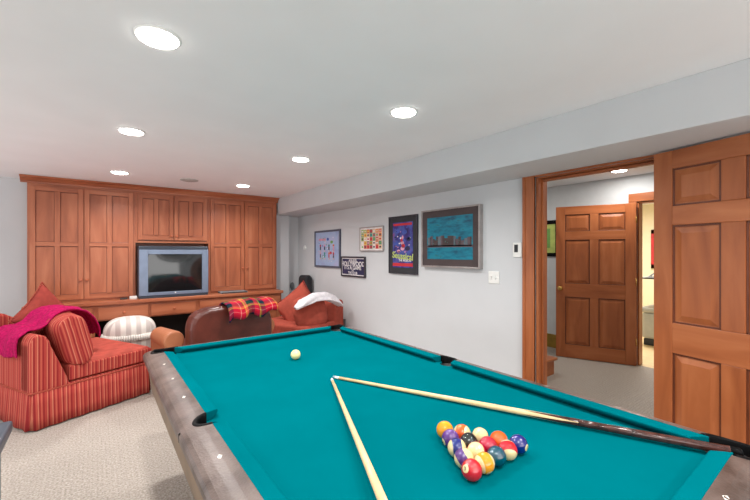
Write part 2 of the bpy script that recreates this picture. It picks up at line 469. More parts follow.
# ------------------------------------------------------------------ room shell
XR = 2.86; YB = 6.08; ZS = 2.045; XS = 2.37; XL = -3.2; YF = -3.0
J0, J1 = 0.80, 1.625    # door opening in the right wall (Y)
HX = 5.45; HC = 2.40
struct(MB().box((XL, YF, -0.06), (XR + 0.14, YB, 0), 'carpet'), 'floor', 'beige loop carpet of the games room', 'floor')
struct(MB().box((XR + 0.14, -1.2, -0.06), (HX, 3.7, 0), 'carpet'), 'floor_hall', 'beige carpet of the hall beyond the open doorway', 'floor')
struct(MB().box((HX, -1.2, -0.06), (9.0, 3.7, -0.002), 'pale_floor'), 'floor_far_room', 'pale floor of the room beyond the hall', 'floor')
struct(MB().box((XL, YF, CEIL), (XR + 0.14, YB, CEIL + 0.1), 'ceiling_paint'), 'ceiling', 'flat off-white ceiling with recessed lamps', 'ceiling')
struct(MB().box((XR + 0.14, -1.2, HC), (HX + 0.12, 3.7, HC + 0.1), 'ceiling_paint'), 'ceiling_hall', 'white ceiling of the hall', 'ceiling')
struct(MB().box((HX + 0.12, -1.2, HC), (9.0, 3.7, HC + 0.1), 'ceiling_paint'), 'ceiling_far_room', 'white ceiling of the room beyond the hall', 'ceiling')
struct(MB().box((XL, YB, 0), (XR + 0.14, YB + 0.1, CEIL), 'wall_paint'), 'wall_back', 'pale wall behind the built-in cabinets', 'wall')
struct(MB().box((XL - 0.1, YF, 0), (XL, YB, CEIL), 'wall_paint'), 'wall_left', 'pale wall on the left of the games room', 'wall')
w = MB()
w.box((XR, J1, 0), (XR + 0.14, YB, CEIL), 'wall_paint')
w.box((XR, YF, 0), (XR + 0.14, J0, CEIL), 'wall_paint')
w.box((XR, J0, 2.03), (XR + 0.14, J1, CEIL), 'wall_paint')
struct(w, 'wall_right', 'white wall with the framed pictures and doorway', 'wall')
struct(MB().box((XS, YF, ZS), (XR, YB, CEIL), 'wall_paint'), 'wall_soffit', 'white boxed soffit running along the top of the picture wall', 'soffit', bevel=0.004)
struct(MB().box((2.30, 5.93, 0), (2.62, YB, ZS), 'wall_paint'), 'wall_pier', 'narrow white pier between cabinets and corner', 'wall')
# hall and far room walls
HD0, HD1 = 0.82, 1.745
w = MB()
w.box((HX, HD1, 0), (HX + 0.12, 3.7, HC), 'hall_paint'); w.box((HX, -1.2, 0), (HX + 0.12, HD0, HC), 'hall_paint')
w.box((HX, HD0, 2.06), (HX + 0.12, HD1, HC), 'hall_paint')
struct(w, 'wall_hall', 'pale blue-white wall across the hall', 'wall')
struct(MB().box((XR + 0.14, 3.6, 0), (HX, 3.7, HC), 'hall_paint'), 'wall_hall_end', 'end wall of the hall', 'wall')
struct(MB().box((XR + 0.14, -1.2, 0), (HX, -1.1, HC), 'hall_paint'), 'wall_hall_near', 'near end wall of the hall', 'wall')
struct(MB().box((9.0, -1.2, 0), (9.1, 3.7, HC), 'cream_paint').box((HX + 0.12, 3.6, 0), (9.0, 3.7, HC), 'cream_paint').box((HX + 0.12, -1.2, 0), (9.0, -1.1, HC), 'cream_paint'),
       'wall_far_room', 'cream wall of the room beyond the hall', 'wall')
struct(MB().box((HX - 0.018, HD1 + 0.1, 0), (HX, 3.6, 0.20), 'green_wood'), 'baseboard_hall', 'olive-brown wooden baseboard of the hall', 'baseboard', bevel=0.004)
struct(MB().box((XR - 0.014, J1 + 0.11, 0), (XR, YB, 0.09), 'white_plastic'), 'baseboard_right', 'low white baseboard under the pictures', 'baseboard', bevel=0.004)
struct(MB().box((XL, YB - 0.014, 0), (-0.64, YB, 0.09), 'white_plastic'), 'baseboard_back', 'low white baseboard left of the cabinets', 'baseboard', bevel=0.004)
# door casings
HEADZ = 2.03
w = MB()
w.box((XR - 0.022, J1, 0), (XR, J1 + 0.10, ZS), 'door_v')
w.box((XR - 0.030, J1 + 0.078, 0), (XR, J1 + 0.103, ZS), 'door_v')
w.box((XR - 0.028, J1 + 0.0, 0), (XR, J1 + 0.016, ZS), 'door_v')
w.box((XR - 0.022, J0 - 0.10, 0), (XR, J0, ZS), 'door_v')
w.box((XR - 0.022, J0, HEADZ), (XR, J1, ZS), 'door_y')
w.box((XR, J1 - 0.022, 0), (XR + 0.14, J1, HEADZ), 'door_v')
w.box((XR, J0, 0), (XR + 0.14, J0 + 0.02, HEADZ), 'door_v')
w.box((XR, J0, HEADZ - 0.01), (XR + 0.14, J1, HEADZ), 'door_y')
w.box((XR + 0.05, J1 - 0.036, 0), (XR + 0.09, J1 - 0.02, HEADZ - 0.012), 'door_v')
w.box((XR + 0.05, J0 + 0.02, HEADZ - 0.03), (XR + 0.09, J1 - 0.036, HEADZ - 0.012), 'door_y')
struct(w, 'trim_1', 'stained wooden casing and jambs around the open doorway', 'door casing', bevel=0.004)
w = MB()
for y0, y1 in ((HD1, HD1 + 0.09), (HD0 - 0.09, HD0)):
    w.box((HX - 0.022, y0, 0), (HX, y1, 2.06), 'door_v')
w.box((HX - 0.024, HD0 - 0.09, 2.06), (HX, HD1 + 0.09, 2.165), 'door_y')
w.box((HX, HD1 - 0.02, 0), (HX + 0.12, HD1, 2.06), 'door_v'); w.box((HX, HD0, 0), (HX + 0.12, HD0 + 0.02, 2.06), 'door_v')
w.box((HX, HD0, 2.04), (HX + 0.12, HD1, 2.06), 'door_y')
struct(w, 'trim_2', 'stained wooden casing around the hall doorway to the cream room', 'door casing', bevel=0.004)

# six panel doors: x along width, y thickness, z up
def six_panel(name, W, H, label, loc, rz, knob=None, T=0.036, st=0.112, mu=0.098):
    root = empty(name, loc, rz, label, 'door', kind='structure')
    pw = (W - 2 * st - mu) / 2
    rows = [(H - 0.335, H - 0.11), (H - 1.035, H - 0.45), (0.175, H - 1.215)]
    f = MB()
    e = T / 2
    f.box((0, -e, 0), (st, e, H), 'door_v'); f.box((W - st, -e, 0), (W, e, H), 'door_v')
    zs = [0] + [v for r in rows[::-1] for v in r] + [H]
    for i in range(0, len(zs), 2): f.box((st, -e, zs[i]), (W - st, e, zs[i + 1]), 'door_h')
    for z0, z1 in rows: f.box((st + pw, -e, z0), (st + pw + mu, e, z1), 'door_v')
    f.build('door_frame', root, bevel=0.003)
    for z0, z1 in rows:
        for x0 in (st, st + pw + mu):
            p = MB(); x1 = x0 + pw
            p.box((x0, -0.004, z0), (x1, 0.004, z1), 'door_v')
            for sg in (-1, 1):
                # ogee moulding strip, then raised and fielded centre
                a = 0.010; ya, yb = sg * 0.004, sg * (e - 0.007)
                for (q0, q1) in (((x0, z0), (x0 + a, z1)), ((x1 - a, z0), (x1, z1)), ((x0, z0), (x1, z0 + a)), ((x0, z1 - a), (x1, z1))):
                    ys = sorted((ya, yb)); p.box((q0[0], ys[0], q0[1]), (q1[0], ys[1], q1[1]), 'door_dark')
                b0, b1 = 0.016, 0.048
                o0 = [(x0 + b0, sg * 0.004, z0 + b0), (x1 - b0, sg * 0.004, z0 + b0), (x1 - b0, sg * 0.004, z1 - b0), (x0 + b0, sg * 0.004, z1 - b0)]
                o1 = [(x0 + b1, sg * (e - 0.004), z0 + b1), (x1 - b1, sg * (e - 0.004), z0 + b1), (x1 - b1, sg * (e - 0.004), z1 - b1), (x0 + b1, sg * (e - 0.004), z1 - b1)]
                p.quad(o1, 'door_v')
                for i in range(4): p.quad([o0[i], o0[(i + 1) % 4], o1[(i + 1) % 4], o1[i]], 'door_v')
            p.build('door_panel', root, bevel=0.0015)
    if knob:
        k = MB()
        for sg in (-1, 1):
            k.cyl((knob, sg * e, 0.93), (knob, sg * (e + 0.008), 0.93), 0.028, 0.026, 'knob_brass')
            k.cyl((knob, sg * e, 0.93), (knob, sg * (e + 0.04), 0.93), 0.01, 0.01, 'knob_brass')
            k.sphere((knob, sg * (e + 0.05), 0.93), 0.033, 'knob_brass', (1, 0.8, 1))
        k.build('door_knob', root, smooth=True)
    hg = MB()
    for z in (0.25, 1.0, 1.78): hg.cyl((0.0, e, z), (0.0, e, z + 0.09), 0.006, 0.006, 'knob_brass', 12)
    hg.build('door_hinge', root, smooth=True)
    return root
# games room door folded back against the right wall, hinged on the near jamb
six_panel('door_1', 0.78, 2.025, 'large six-panel wooden door swung wide open beside the doorway, nearest the camera', (2.805, 0.80, 0.008), math.atan2(-0.967, -0.2554), knob=0.72, st=0.102, mu=0.103)
six_panel('door_2', 0.90, 2.03, 'six-panel wooden hall door with brass knob, standing ajar beyond the doorway', (5.38, 1.735, 0.008), math.atan2(0.83, -0.345), knob=0.845)

# stair step in the hall
r = empty('stair_step', (3.6, 2.6, 0), 0, 'low wooden stair step just inside the hall behind the left jamb', 'step')
MB().box((-0.56, -0.40, 0), (0.67, 0.42, 0.165), 'door_h').build('riser', r)
MB().box((-0.56, -0.43, 0.165), (0.70, 0.42, 0.195), 'door_h').build('tread', r, bevel=0.008)

# ------------------------------------------------------------------ ceiling fittings
def downlight(x, y, z, label, group):
    r = empty('recessed_light', (x, y, z), 0, label, 'ceiling light', group)
    MB().lathe([(0.086, 0), (0.086, -0.004), (0.080, -0.007), (0.074, -0.005), (0.074, 0)], 'lamp_trim', 40).build('trim_ring', r)
    MB().cyl((0, 0, -0.012), (0, 0, -0.006), 0.073, 0.073, 'lamp_glow', 40).build('lens', r)
ord_ = ['nearest', 'middle', 'farthest']
for ix, x in enumerate((0.20, 1.54)):
    for k, y in enumerate((1.75, 3.22, 4.95)):
        downlight(x, y, CEIL, ['nearest recessed ceiling light in the left row, largest of all', 'middle recessed ceiling light of the left row',
                               'far recessed ceiling light above the tall left cabinet'][k] if ix == 0 else
                  ['nearest recessed ceiling light in the right row, over the pool table', 'middle recessed ceiling light of the right row',
                   'far recessed ceiling light above the right cabinets'][k], 'recessed lights in the games room ceiling')
downlight(4.98, 1.78, HC, 'recessed light in the hall ceiling seen through the doorway', 'recessed lights in the hall')
r = MB().lathe([(0.10, 0), (0.10, -0.006), (0.09, -0.010), (0.001, -0.010)], 'speaker_grey', 40)
r = r.build('ceiling_speaker', loc=(0.90, 4.97, CEIL))
tag(r, 'flat round speaker grille in the ceiling near the cabinets', 'speaker')

# ------------------------------------------------------------------ built-in cabinets
CY = 5.80                    # front plane of the upper cabinets
CT = 0.822                   # worktop height
def cab_door(parent, x0, x1, z0, z1, y, mid=None, knob_side=1, knob_z=None, ncol=2, mirror=None):
    d = MB(); f = 0.052; t = 0.02
    d.box((x0, y - t, z0), (x0 + f, y, z1), 'cherry_v'); d.box((x1 - f, y - t, z0), (x1, y, z1), 'cherry_v')
    d.box((x0 + f, y - t, z0), (x1 - f, y, z0 + f + 0.012), 'cherry_h'); d.box((x0 + f, y - t, z1 - f), (x1 - f, y, z1), 'cherry_h')
    if ncol == 2:
        xm = (x0 + x1) / 2
        d.box((xm - 0.026, y - t, z0 + f), (xm + 0.026, y, z1 - f), 'cherry_v')
    if mid:
        d.box((x0 + f, y - t - 0.0003, mid - 0.024), (x1 - f, y, mid + 0.024), 'cherry_h')
    d.box((x0 + f, y - 0.006, z0 + f), (x1 - f, y - 0.001, z1 - f), 'cherry_v')
    xm = (x0 + x1) / 2
    cols = [(x0 + f, xm - 0.026), (xm + 0.026, x1 - f)] if ncol == 2 else [(x0 + f, x1 - f)]
    rows = [(z0 + f + 0.012, mid - 0.024), (mid + 0.024, z1 - f)] if mid else [(z0 + f + 0.012, z1 - f)]
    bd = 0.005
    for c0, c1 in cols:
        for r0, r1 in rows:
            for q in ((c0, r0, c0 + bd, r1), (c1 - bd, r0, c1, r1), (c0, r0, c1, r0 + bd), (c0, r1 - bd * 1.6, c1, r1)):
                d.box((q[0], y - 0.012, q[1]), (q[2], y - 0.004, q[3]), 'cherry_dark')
    o = d.build('door', parent, bevel=0.002)
    kx = x1 - 0.028 if knob_side > 0 else x0 + 0.028
    k = MB()
    k.lathe([(0.006, 0), (0.006, 0.012), (0.016, 0.018), (0.017, 0.026), (0.009, 0.031)], 'knob_wood', 20,
            M=Matrix.Translation((kx, y - t, knob_z)) @ Matrix.Rotation(PI / 2, 4, 'X'))
    k.build('knob', o)
    return o

def cabinet(name, x0, x1, z0, z1, label, doors, depth=YB - CY - 0.006):
    r = empty(name, ((x0 + x1) / 2, CY + depth / 2, z0), 0, label, 'cabinet', 'built-in upper cabinets')
    inv = Matrix.Translation((-(x0 + x1) / 2, -(CY + depth / 2), -z0))
    b = MB(); fr = 0.026
    b.box((x0, CY + 0.02, z0), (x1, CY + depth, z1), 'cherry_v')
    b.box((x0, CY, z0), (x0 + fr, CY + 0.02, z1), 'cherry_v'); b.box((x1 - fr, CY, z0), (x1, CY + 0.02, z1), 'cherry_v')
    b.box((x0 + fr, CY, z1 - 0.04), (x1 - fr, CY + 0.02, z1), 'cherry_h'); b.box((x0 + fr, CY, z0), (x1 - fr, CY + 0.02, z0 + 0.022), 'cherry_h')
    o = b.build('carcass', r, bevel=0.0015); o.data.transform(inv)
    for a in doors:
        d = cab_door(r, *a[:4], CY, **a[4]); d.data.transform(inv)
        for k in kids(d): k.data.transform(inv)
    return r
ZT = 2.225
cabinet('tall_cabinet', -0.643, 0.405, CT, ZT + 0.005, 'tall two-door cherry cabinet left of the television',
        [(-0.622, -0.131, CT + 0.025, ZT - 0.03, dict(mid=1.52, knob_side=1, knob_z=1.083)), (-0.125, 0.380, CT + 0.025, ZT - 0.03, dict(mid=1.52, knob_side=-1, knob_z=1.083))])
cabinet('wall_cabinet', 0.405, 1.305, 1.55, ZT + 0.005, 'short two-door cherry cabinet above the television',
        [(0.432, 0.850, 1.59, ZT - 0.03, dict(knob_side=1, knob_z=1.645)), (0.858, 1.280, 1.59, ZT - 0.03, dict(knob_side=-1, knob_z=1.645))])
cabinet('tall_cabinet', 1.305, 2.345, CT, ZT + 0.005, 'tall two-door cherry cabinet right of the television',
        [(1.330, 1.820, CT + 0.025, ZT - 0.03, dict(mid=1.53, knob_side=1, knob_z=1.18)), (1.828, 2.322, CT + 0.025, ZT - 0.03, dict(mid=1.53, knob_side=-1, knob_z=1.18))])
# crown moulding
prof = [(CY + 0.0, ZT), (CY - 0.012, ZT), (CY - 0.016, ZT + 0.02), (CY - 0.03, ZT + 0.028), (CY - 0.045, ZT + 0.05), (CY - 0.075, ZT + 0.064), (CY - 0.08, CEIL - 0.003), (CY + 0.0, CEIL - 0.003)]
cr = MB().prism(prof, 'X', -0.70, 2.36, 'cherry_h').box((-0.70, CY, ZT + 0.06), (-0.643, YB - 0.006, CEIL - 0.003), 'cherry_y').box((-0.643, CY, ZT + 0.008), (2.345, YB - 0.006, CEIL - 0.003), 'cherry_h')
tag(cr.build('crown_molding', bevel=0.001), 'cherry crown moulding capping the built-in cabinets at the ceiling', 'moulding')
# alcove back behind the television
tag(MB().box((0.406, YB - 0.03, CT), (1.304, YB - 0.006, 1.548), 'cherry_h').build('back_panel'), 'cherry back panel of the television alcove', 'panel')
# worktop and base units
tag(MB().box((-0.66, 5.55, CT - 0.042), (2.36, YB - 0.03, CT), 'cherry_h').build('countertop', bevel=0.006), 'long cherry worktop carrying the television', 'worktop')
BF = 5.59
def base_unit(name, x0, x1, z0, z1, label, fronts, group='base cabinets under the worktop'):
    r = empty(name, ((x0 + x1) / 2, (BF + YB) / 2, z0), 0, label, 'cabinet', group)
    inv = Matrix.Translation((-(x0 + x1) / 2, -(BF + YB) / 2, -z0))
    o = MB().box((x0, BF, z0), (x1, YB - 0.03, z1), 'cherry_v').build('carcass', r, bevel=0.002); o.data.transform(inv)
    for kind, a, b, c, d in fronts:
        y = BF
        if kind == 'drawer':
            m = MB().box((a, y - 0.02, c), (b, y, d), 'cherry_h')
            o = m.build('drawer', r, bevel=0.004); o.data.transform(inv)
            k = MB().lathe([(0.006, 0), (0.006, 0.012), (0.016, 0.018), (0.017, 0.026), (0.009, 0.031)], 'knob_wood', 20,
                           M=Matrix.Translation(((a + b) / 2, y - 0.02, (c + d) / 2)) @ Matrix.Rotation(PI / 2, 4, 'X')).build('knob', o)
            k.data.transform(inv)
        else:
            dd = cab_door(r, a, b, c, d, y, knob_side=kind, knob_z=d - 0.06, ncol=1); dd.data.transform(inv)
            for k in kids(dd): k.data.transform(inv)
    return r
TB = CT - 0.042
base_unit('base_cabinet', -0.643, -0.02, 0, TB, 'cherry base cabinet behind the red striped sofa, left of the desk drawers',
          [(1, -0.62, -0.335, 0.10, TB - 0.02), (-1, -0.33, -0.045, 0.10, TB - 0.02)])
base_unit('desk_drawers', -0.02, 1.12, 0.585, TB, 'pair of wide cherry desk drawers over the dark kneehole',
          [('drawer', 0.01, 0.53, 0.60, TB - 0.025), ('drawer', 0.56, 1.09, 0.60, TB - 0.025)])
base_unit('base_cabinet', 1.12, 2.34, 0, TB, 'cherry base cabinet with drawers behind the brown leather chair, right of the desk',
          [('drawer', 1.145, 1.715, 0.60, TB - 0.025), ('drawer', 1.735, 2.315, 0.60, TB - 0.025),
           (1, 1.145, 1.43, 0.10, 0.58), (-1, 1.435, 1.715, 0.10, 0.58), (1, 1.735, 2.025, 0.10, 0.58), (-1, 2.03, 2.315, 0.10, 0.58)])
tag(MB().box((-0.02, YB - 0.03, 0), (1.12, YB - 0.005, 0.585), 'kneehole_shade').build('kneehole_panel'), 'panel at the back of the desk kneehole, its shade painted in', 'panel')

# television
tv = empty('television', (0.846, 5.80, CT), 0, 'big silver-framed tube television in the cabinet alcove', 'television')
m = MB().box((-0.42, -0.16, 0.0), (0.42, 0.02, 0.685), 'tv_housing')
m.prism([(-0.40, 0.02), (0.40, 0.02), (0.27, 0.20), (-0.27, 0.20)], 'Z', 0.03, 0.62, 'tv_housing')
m.build('housing', tv, bevel=0.012)
fr = MB(); a = (-0.415, 0.415, 0.035, 0.635); s_ = (-0.315, 0.335, 0.075, 0.575)
for q in (((a[0], a[2]), (s_[0], a[3])), ((s_[1], a[2]), (a[1], a[3])), ((s_[0], a[2]), (s_[1], s_[2])), ((s_[0], s_[3]), (s_[1], a[3]))):
    fr.box((q[0][0], -0.19, q[0][1]), (q[1][0], -0.155, q[1][1]), 'tv_silver')
fr.box((-0.41, -0.195, 0.0), (0.41, -0.15, 0.03), 'tv_housing')
fb = fr.build('bezel', tv, bevel=0.003)
MB().cyl((0, -0.190, 0.06), (0, -0.194, 0.06), 0.009, 0.009, 'white_plastic', 20).build('badge', fb)
grid('screen', lambda s, t: Vector((-0.315 + 0.65 * s, -0.172 - 0.014 * (1 - (2 * s - 1) ** 2) * (1 - (2 * t - 1) ** 2), 0.075 + 0.50 * t)), 12, 10, 'tv_glass', tv, sub=1)

o = MB().box((-0.04, -0.025, 0), (0.04, 0.025, 0.02), 'dark_plastic').build('remote_control', loc=(0.275, 5.70, CT), bevel=0.004)
tag(o, 'small black remote on the worktop left of the television', 'remote')
o = MB().box((-0.04, -0.03, 0), (0.04, 0.03, 0.035), 'white_plastic').build('small_box', loc=(0.375, 5.70, CT), bevel=0.004)
tag(o, 'small white box on the worktop touching the television side', 'box')
r = empty('media_player', (1.62, 5.685, CT), 0, 'flat grey disc player on the worktop right of the television', 'player')
MB().box((-0.19, -0.095, 0.0), (0.19, 0.095, 0.022), 'grey_plastic').build('casing', r, bevel=0.003)
MB().box((-0.18, -0.1, 0.005), (0.18, -0.094, 0.017), 'dark_plastic').build('front_panel', r)

# ------------------------------------------------------------------ striped stool under the desk
r = empty('upholstered_stool', (0.32, 5.32, 0), 0, 'round white-and-grey striped upholstered stool at the desk kneehole', 'stool')
def stool_top(s, t):
    a = 2 * PI * s
    ph = t * PI / 2
    rr = 0.27 * math.cos(ph) ** 0.55 if t < 1 else 0
    z = 0.46 + 0.19 * math.sin(ph) ** 0.9
    return Vector((rr * math.cos(a), rr * math.sin(a) * 0.85, z))
grid('cushion', stool_top, 36, 12, 'white_stripe', r, sub=1)
m = MB()
for i in range(72):
    a = 2 * PI * i / 72
    m.cyl((0.272 * math.cos(a), 0.232 * math.sin(a), 0.465), (0.285 * math.cos(a), 0.245 * math.sin(a), 0.40), 0.010, 0.013, 'cushion_stripe_base', 6)
o = m.build('fringe', r, smooth=True)
MB().lathe([(0.255, 0.0), (0.26, 0.42), (0.26, 0.465)], 'white_stripe', 36, M=Matrix.Scale(0.86, 4, (0, 1, 0))).build('base', r)

# ------------------------------------------------------------------ red striped chaise sofa, left
SO = Vector((-0.42, 3.95, 0)); SA = math.atan2(0.447, 0.894)
sofa = empty('striped_sofa', SO, SA, 'red striped skirted sofa on the left with sloping arms', 'sofa')
L, W = 0.955, 1.15
ARM = 0.17
# base with skirt
m = MB(); m.box((0.015, 0.015, 0.02), (L - 0.015, W - 0.015, 0.30), 'red_stripe')
m.build('base', sofa)
# skirt panels with corner pleats
def skirt(s, t):
    per = [(0, 0), (L, 0), (L, W), (0, W), (0, 0)]
    k = min(3, int(s * 4)); u = s * 4 - k
    p0, p1 = Vector(per[k]), Vector(per[k + 1]); p = p0.lerp(p1, u)
    nrm = Vector((p1 - p0)).normalized(); nrm = Vector((nrm.y, -nrm.x))
    e = min(u, 1 - u)
    fl = 0.014 * (1 - t) + (0.006 * (1 - t) * math.sin(u * 40) if e > 0.02 else -0.035 * (1 - t * 0.6))
    p = p + nrm * fl
    return Vector((p.x, p.y, 0.012 + 0.285 * t))
grid('skirt', skirt, 320, 3, 'red_stripe', sofa, thick=0.006, sub=0)
m = MB()
for a, b in (((0, 0), (L, 0)), ((L, 0), (L, W)), ((L, W), (0, W)), ((0, W), (0, 0))):
    m.cyl((a[0], a[1], 0.302), (b[0], b[1], 0.302), 0.007, 0.007, 'coral', 10)
m.build('piping', sofa, smooth=True)
m = MB(); m.box((0, 0, 0.29), (L, W, 0.315), 'red_stripe')
m.build('frame', sofa, bevel=0.012)
# arms with sloping profile
prof = [(0.0, 0.30), (0.0, 0.70), (0.015, 0.745), (0.05, 0.765), (0.085, 0.75), (0.12, 0.70), (0.20, 0.50), (0.25, 0.37), (0.27, 0.30)]
m = MB().prism(prof, 'Y', 0.0, ARM, 'red_stripe'); o = m.build('arm', sofa, bevel=0.03, seg=4)
m = MB().prism([(x * 2.2, z + 0.085 * min(1, max(0, (z - 0.3) * 3))) for x, z in prof], 'Y', W - ARM, W, 'red_stripe'); m.build('arm', sofa, bevel=0.03, seg=4)
# back
prof = [(0.0, 0.30), (0.0, 0.68), (0.02, 0.73), (0.06, 0.75), (0.11, 0.74), (0.14, 0.69), (0.18, 0.45), (0.18, 0.30)]
m = MB().prism(prof, 'Y', 0.03, W - 0.03, 'red_stripe'); m.build('backrest', sofa, bevel=0.012, seg=3)
# seat cushion
m = MB(); m.box((0.262, 0.012, 0.318), (L + 0.01, W - ARM - 0.004, 0.468), 'red_seat')
o = m.build('seat_cushion', sofa, bevel=0.03, seg=4)
m = MB(); m.box((0.265, 0.004, 0.330), (L + 0.016, W - ARM - 0.006, 0.450), 'red_stripe'); m.build('cushion_border', o, bevel=0.012, seg=3)
def MW(loc, rot): return Matrix.Translation(loc) @ Matrix.Rotation(rot[2], 4, 'Z') @ Matrix.Rotation(rot[1], 4, 'Y') @ Matrix.Rotation(rot[0], 4, 'X')
SM = Matrix.Translation(SO) @ Matrix.Rotation(SA, 4, 'Z')
# striped bolster cushion standing on the seat inside the near arm
o = pillow('striped_cushion', 0.36, 0.46, 0.24, 'red_stripe', SM @ Matrix.Translation((0.325, 0.15, 0.665)) @ Matrix.Rotation(math.radians(-14), 4, 'Y') @ Matrix.Rotation(math.radians(86), 4, 'Z'), pinch=0.02, power=5)
tag(o, 'red striped cushion leaning on the near arm of the striped sofa', 'cushion')
o = pillow('striped_cushion', 0.42, 0.42, 0.18, 'red_stripe', SM @ Matrix.Translation((0.38, 0.62, 0.66)) @ Matrix.Rotation(math.radians(-20), 4, 'Y') @ Matrix.Rotation(math.radians(88), 4, 'Z'), pinch=0.02, power=5)
tag(o, 'striped cushion mostly covered by the magenta throw, behind the front one', 'cushion')
o = pillow('throw_pillow', 0.50, 0.50, 0.16, 'coral_dark', SM @ Matrix.Translation((0.44, 0.86, 0.775)) @ Matrix.Rotation(math.radians(14), 4, 'Z') @ Matrix.Rotation(math.radians(48), 4, 'Y') @ Matrix.Rotation(math.radians(-14), 4, 'X'), pinch=0.10)
tag(o, 'large plain rust-red pillow with a peaked corner on the striped sofa', 'pillow')
piping('piping', 0.50, 0.50, 'coral', o, 0.10)
# magenta throw: over the back, spilling on to the seat side
def throw(s, t):
    # s across (v direction), t along from outside hang over the top to the inside
    path = [(-0.025, 0.57), (-0.03, 0.66), (-0.02, 0.735), (0.04, 0.785), (0.11, 0.78), (0.17, 0.80), (0.24, 0.875), (0.32, 0.905), (0.42, 0.905), (0.52, 0.875), (0.60, 0.80), (0.655, 0.70), (0.67, 0.60)]
    k = t * (len(path) - 1); i = min(len(path) - 2, int(k)); u = k - i
    x = path[i][0] * (1 - u) + path[i + 1][0] * u; z = path[i][1] * (1 - u) + path[i + 1][1] * u
    wdt = 0.48 - 0.12 * t
    y = 0.14 + 0.32 * max(0, t - 0.35) + s * wdt
    z += 0.010 * math.sin(s * 11 + t * 5) + 0.008 * math.sin(s * 23 - t * 9)
    x += 0.008 * math.sin(s * 17)
    if t < 0.2: x -= 0.008
    return Vector((x, y, z + 0.01 * mnoise.noise(Vector((s * 6, t * 6, 1)))))
o = grid('throw_blanket', throw, 26, 40, 'magenta', thick=0.016, sub=1)
o.matrix_world = SM
tag(o, 'magenta knitted throw draped over the back of the striped sofa', 'blanket')

# slate coffee table, bottom left
r = empty('coffee_table', (-0.795, 2.395, 0), 0, 'low slate-grey table whose corner shows at the left edge', 'table')
MB().box((-0.425, -0.43, 0.44), (0.425, 0.43, 0.50), 'slate').build('tabletop', r, bevel=0.012, seg=3)
for sx in (-1, 1):
    for sy in (-1, 1):
        MB().box((sx * 0.36 - 0.025, sy * 0.36 - 0.025, 0), (sx * 0.36 + 0.025, sy * 0.36 + 0.025, 0.44), 'slate').build('leg', r, bevel=0.004)

# ------------------------------------------------------------------ brown leather club chair
ch = empty('leather_chair', (1.08, 4.25, 0), math.radians(10), 'brown leather club chair seen from behind, facing the television', 'chair')
def backp(zo):
    # outline (x, z) of the back with sloping left shoulder
    return [(-0.44, zo), (-0.445, 0.68), (-0.435, 0.745), (-0.41, 0.80), (-0.355, 0.845), (-0.27, 0.868), (-0.15, 0.876), (0.0, 0.878), (0.2, 0.872), (0.30, 0.85), (0.37, 0.81), (0.41, 0.75), (0.43, 0.68), (0.43, zo)]
m = MB().prism(backp(0.12), 'Y', -0.36, -0.18, 'leather'); bo = m.build('backrest', ch, bevel=0.045, seg=6)
# rolled arms, the light they catch painted into their leather
for sx in (-1, 1):
    a = MB(); x0 = -0.53 if sx < 0 else 0.47
    a.cyl((x0, -0.19, 0.575), (x0, 0.26, 0.565), 0.095, 0.085, 'leather_lit', 36)
    a.box((x0 - 0.07, -0.18, 0.10), (x0 + 0.07, 0.30, 0.56), 'leather_lit')
    ao = a.build('arm', ch, bevel=0.02, seg=3)
    for p in ao.data.polygons: p.use_smooth = False
MB().box((-0.47, -0.22, 0.30), (0.47, 0.42, 0.46), 'leather').build('seat_cushion', ch, bevel=0.04, seg=4)
MB().box((-0.47, -0.22, 0.10), (0.47, 0.38, 0.30), 'leather').build('seat_frame', ch, bevel=0.01)
for sx in (-0.52, 0.52):
    for sy in (-0.18, 0.36):
        MB().cyl((sx, sy, 0), (sx, sy, 0.11), 0.018, 0.03, 'cue_butt', 16).build('leg', ch)
# plaid blanket bundled over the chair back's right half
def plaidf(s, t):
    # folded bundle lying across the top of the back: s along x, t round the bundle
    x = 0.965 + 0.55 * s
    prf = [(-0.455, 0.77), (-0.47, 0.815), (-0.45, 0.865), (-0.40, 0.905), (-0.32, 0.925), (-0.24, 0.915), (-0.17, 0.875), (-0.15, 0.80), (-0.16, 0.72)]
    k = t * (len(prf) - 1); i = min(len(prf) - 2, int(k)); u = k - i
    y = prf[i][0] * (1 - u) + prf[i + 1][0] * u; z = prf[i][1] * (1 - u) + prf[i + 1][1] * u
    drop = 0.02 * math.sin(s * 7) - 0.035 * (1 - s) * (t < 0.3) + 0.02 * math.sin(s * 16 + 1)
    if t < 0.35: z += drop * (0.35 - t) / 0.35 * 1.5 + (0.05 * s) * (0.35 - t) / 0.35
    y += 0.012 * math.sin(s * 19 + t * 5)
    z += 0.012 * math.sin(s * 13 + t * 4) - 0.03 * (abs(s - 0.5) * 2) ** 4
    dx, dy = x - 1.08, y
    return Vector((1.08 + dx * math.cos(math.radians(10)) - dy * math.sin(math.radians(10)), 4.25 + dx * math.sin(math.radians(10)) + dy * math.cos(math.radians(10)), z))
o = grid('plaid_blanket', plaidf, 40, 24, 'plaid', thick=0.02, sub=1)
tag(o, 'red, navy and yellow plaid blanket draped over the leather chair back', 'blanket')

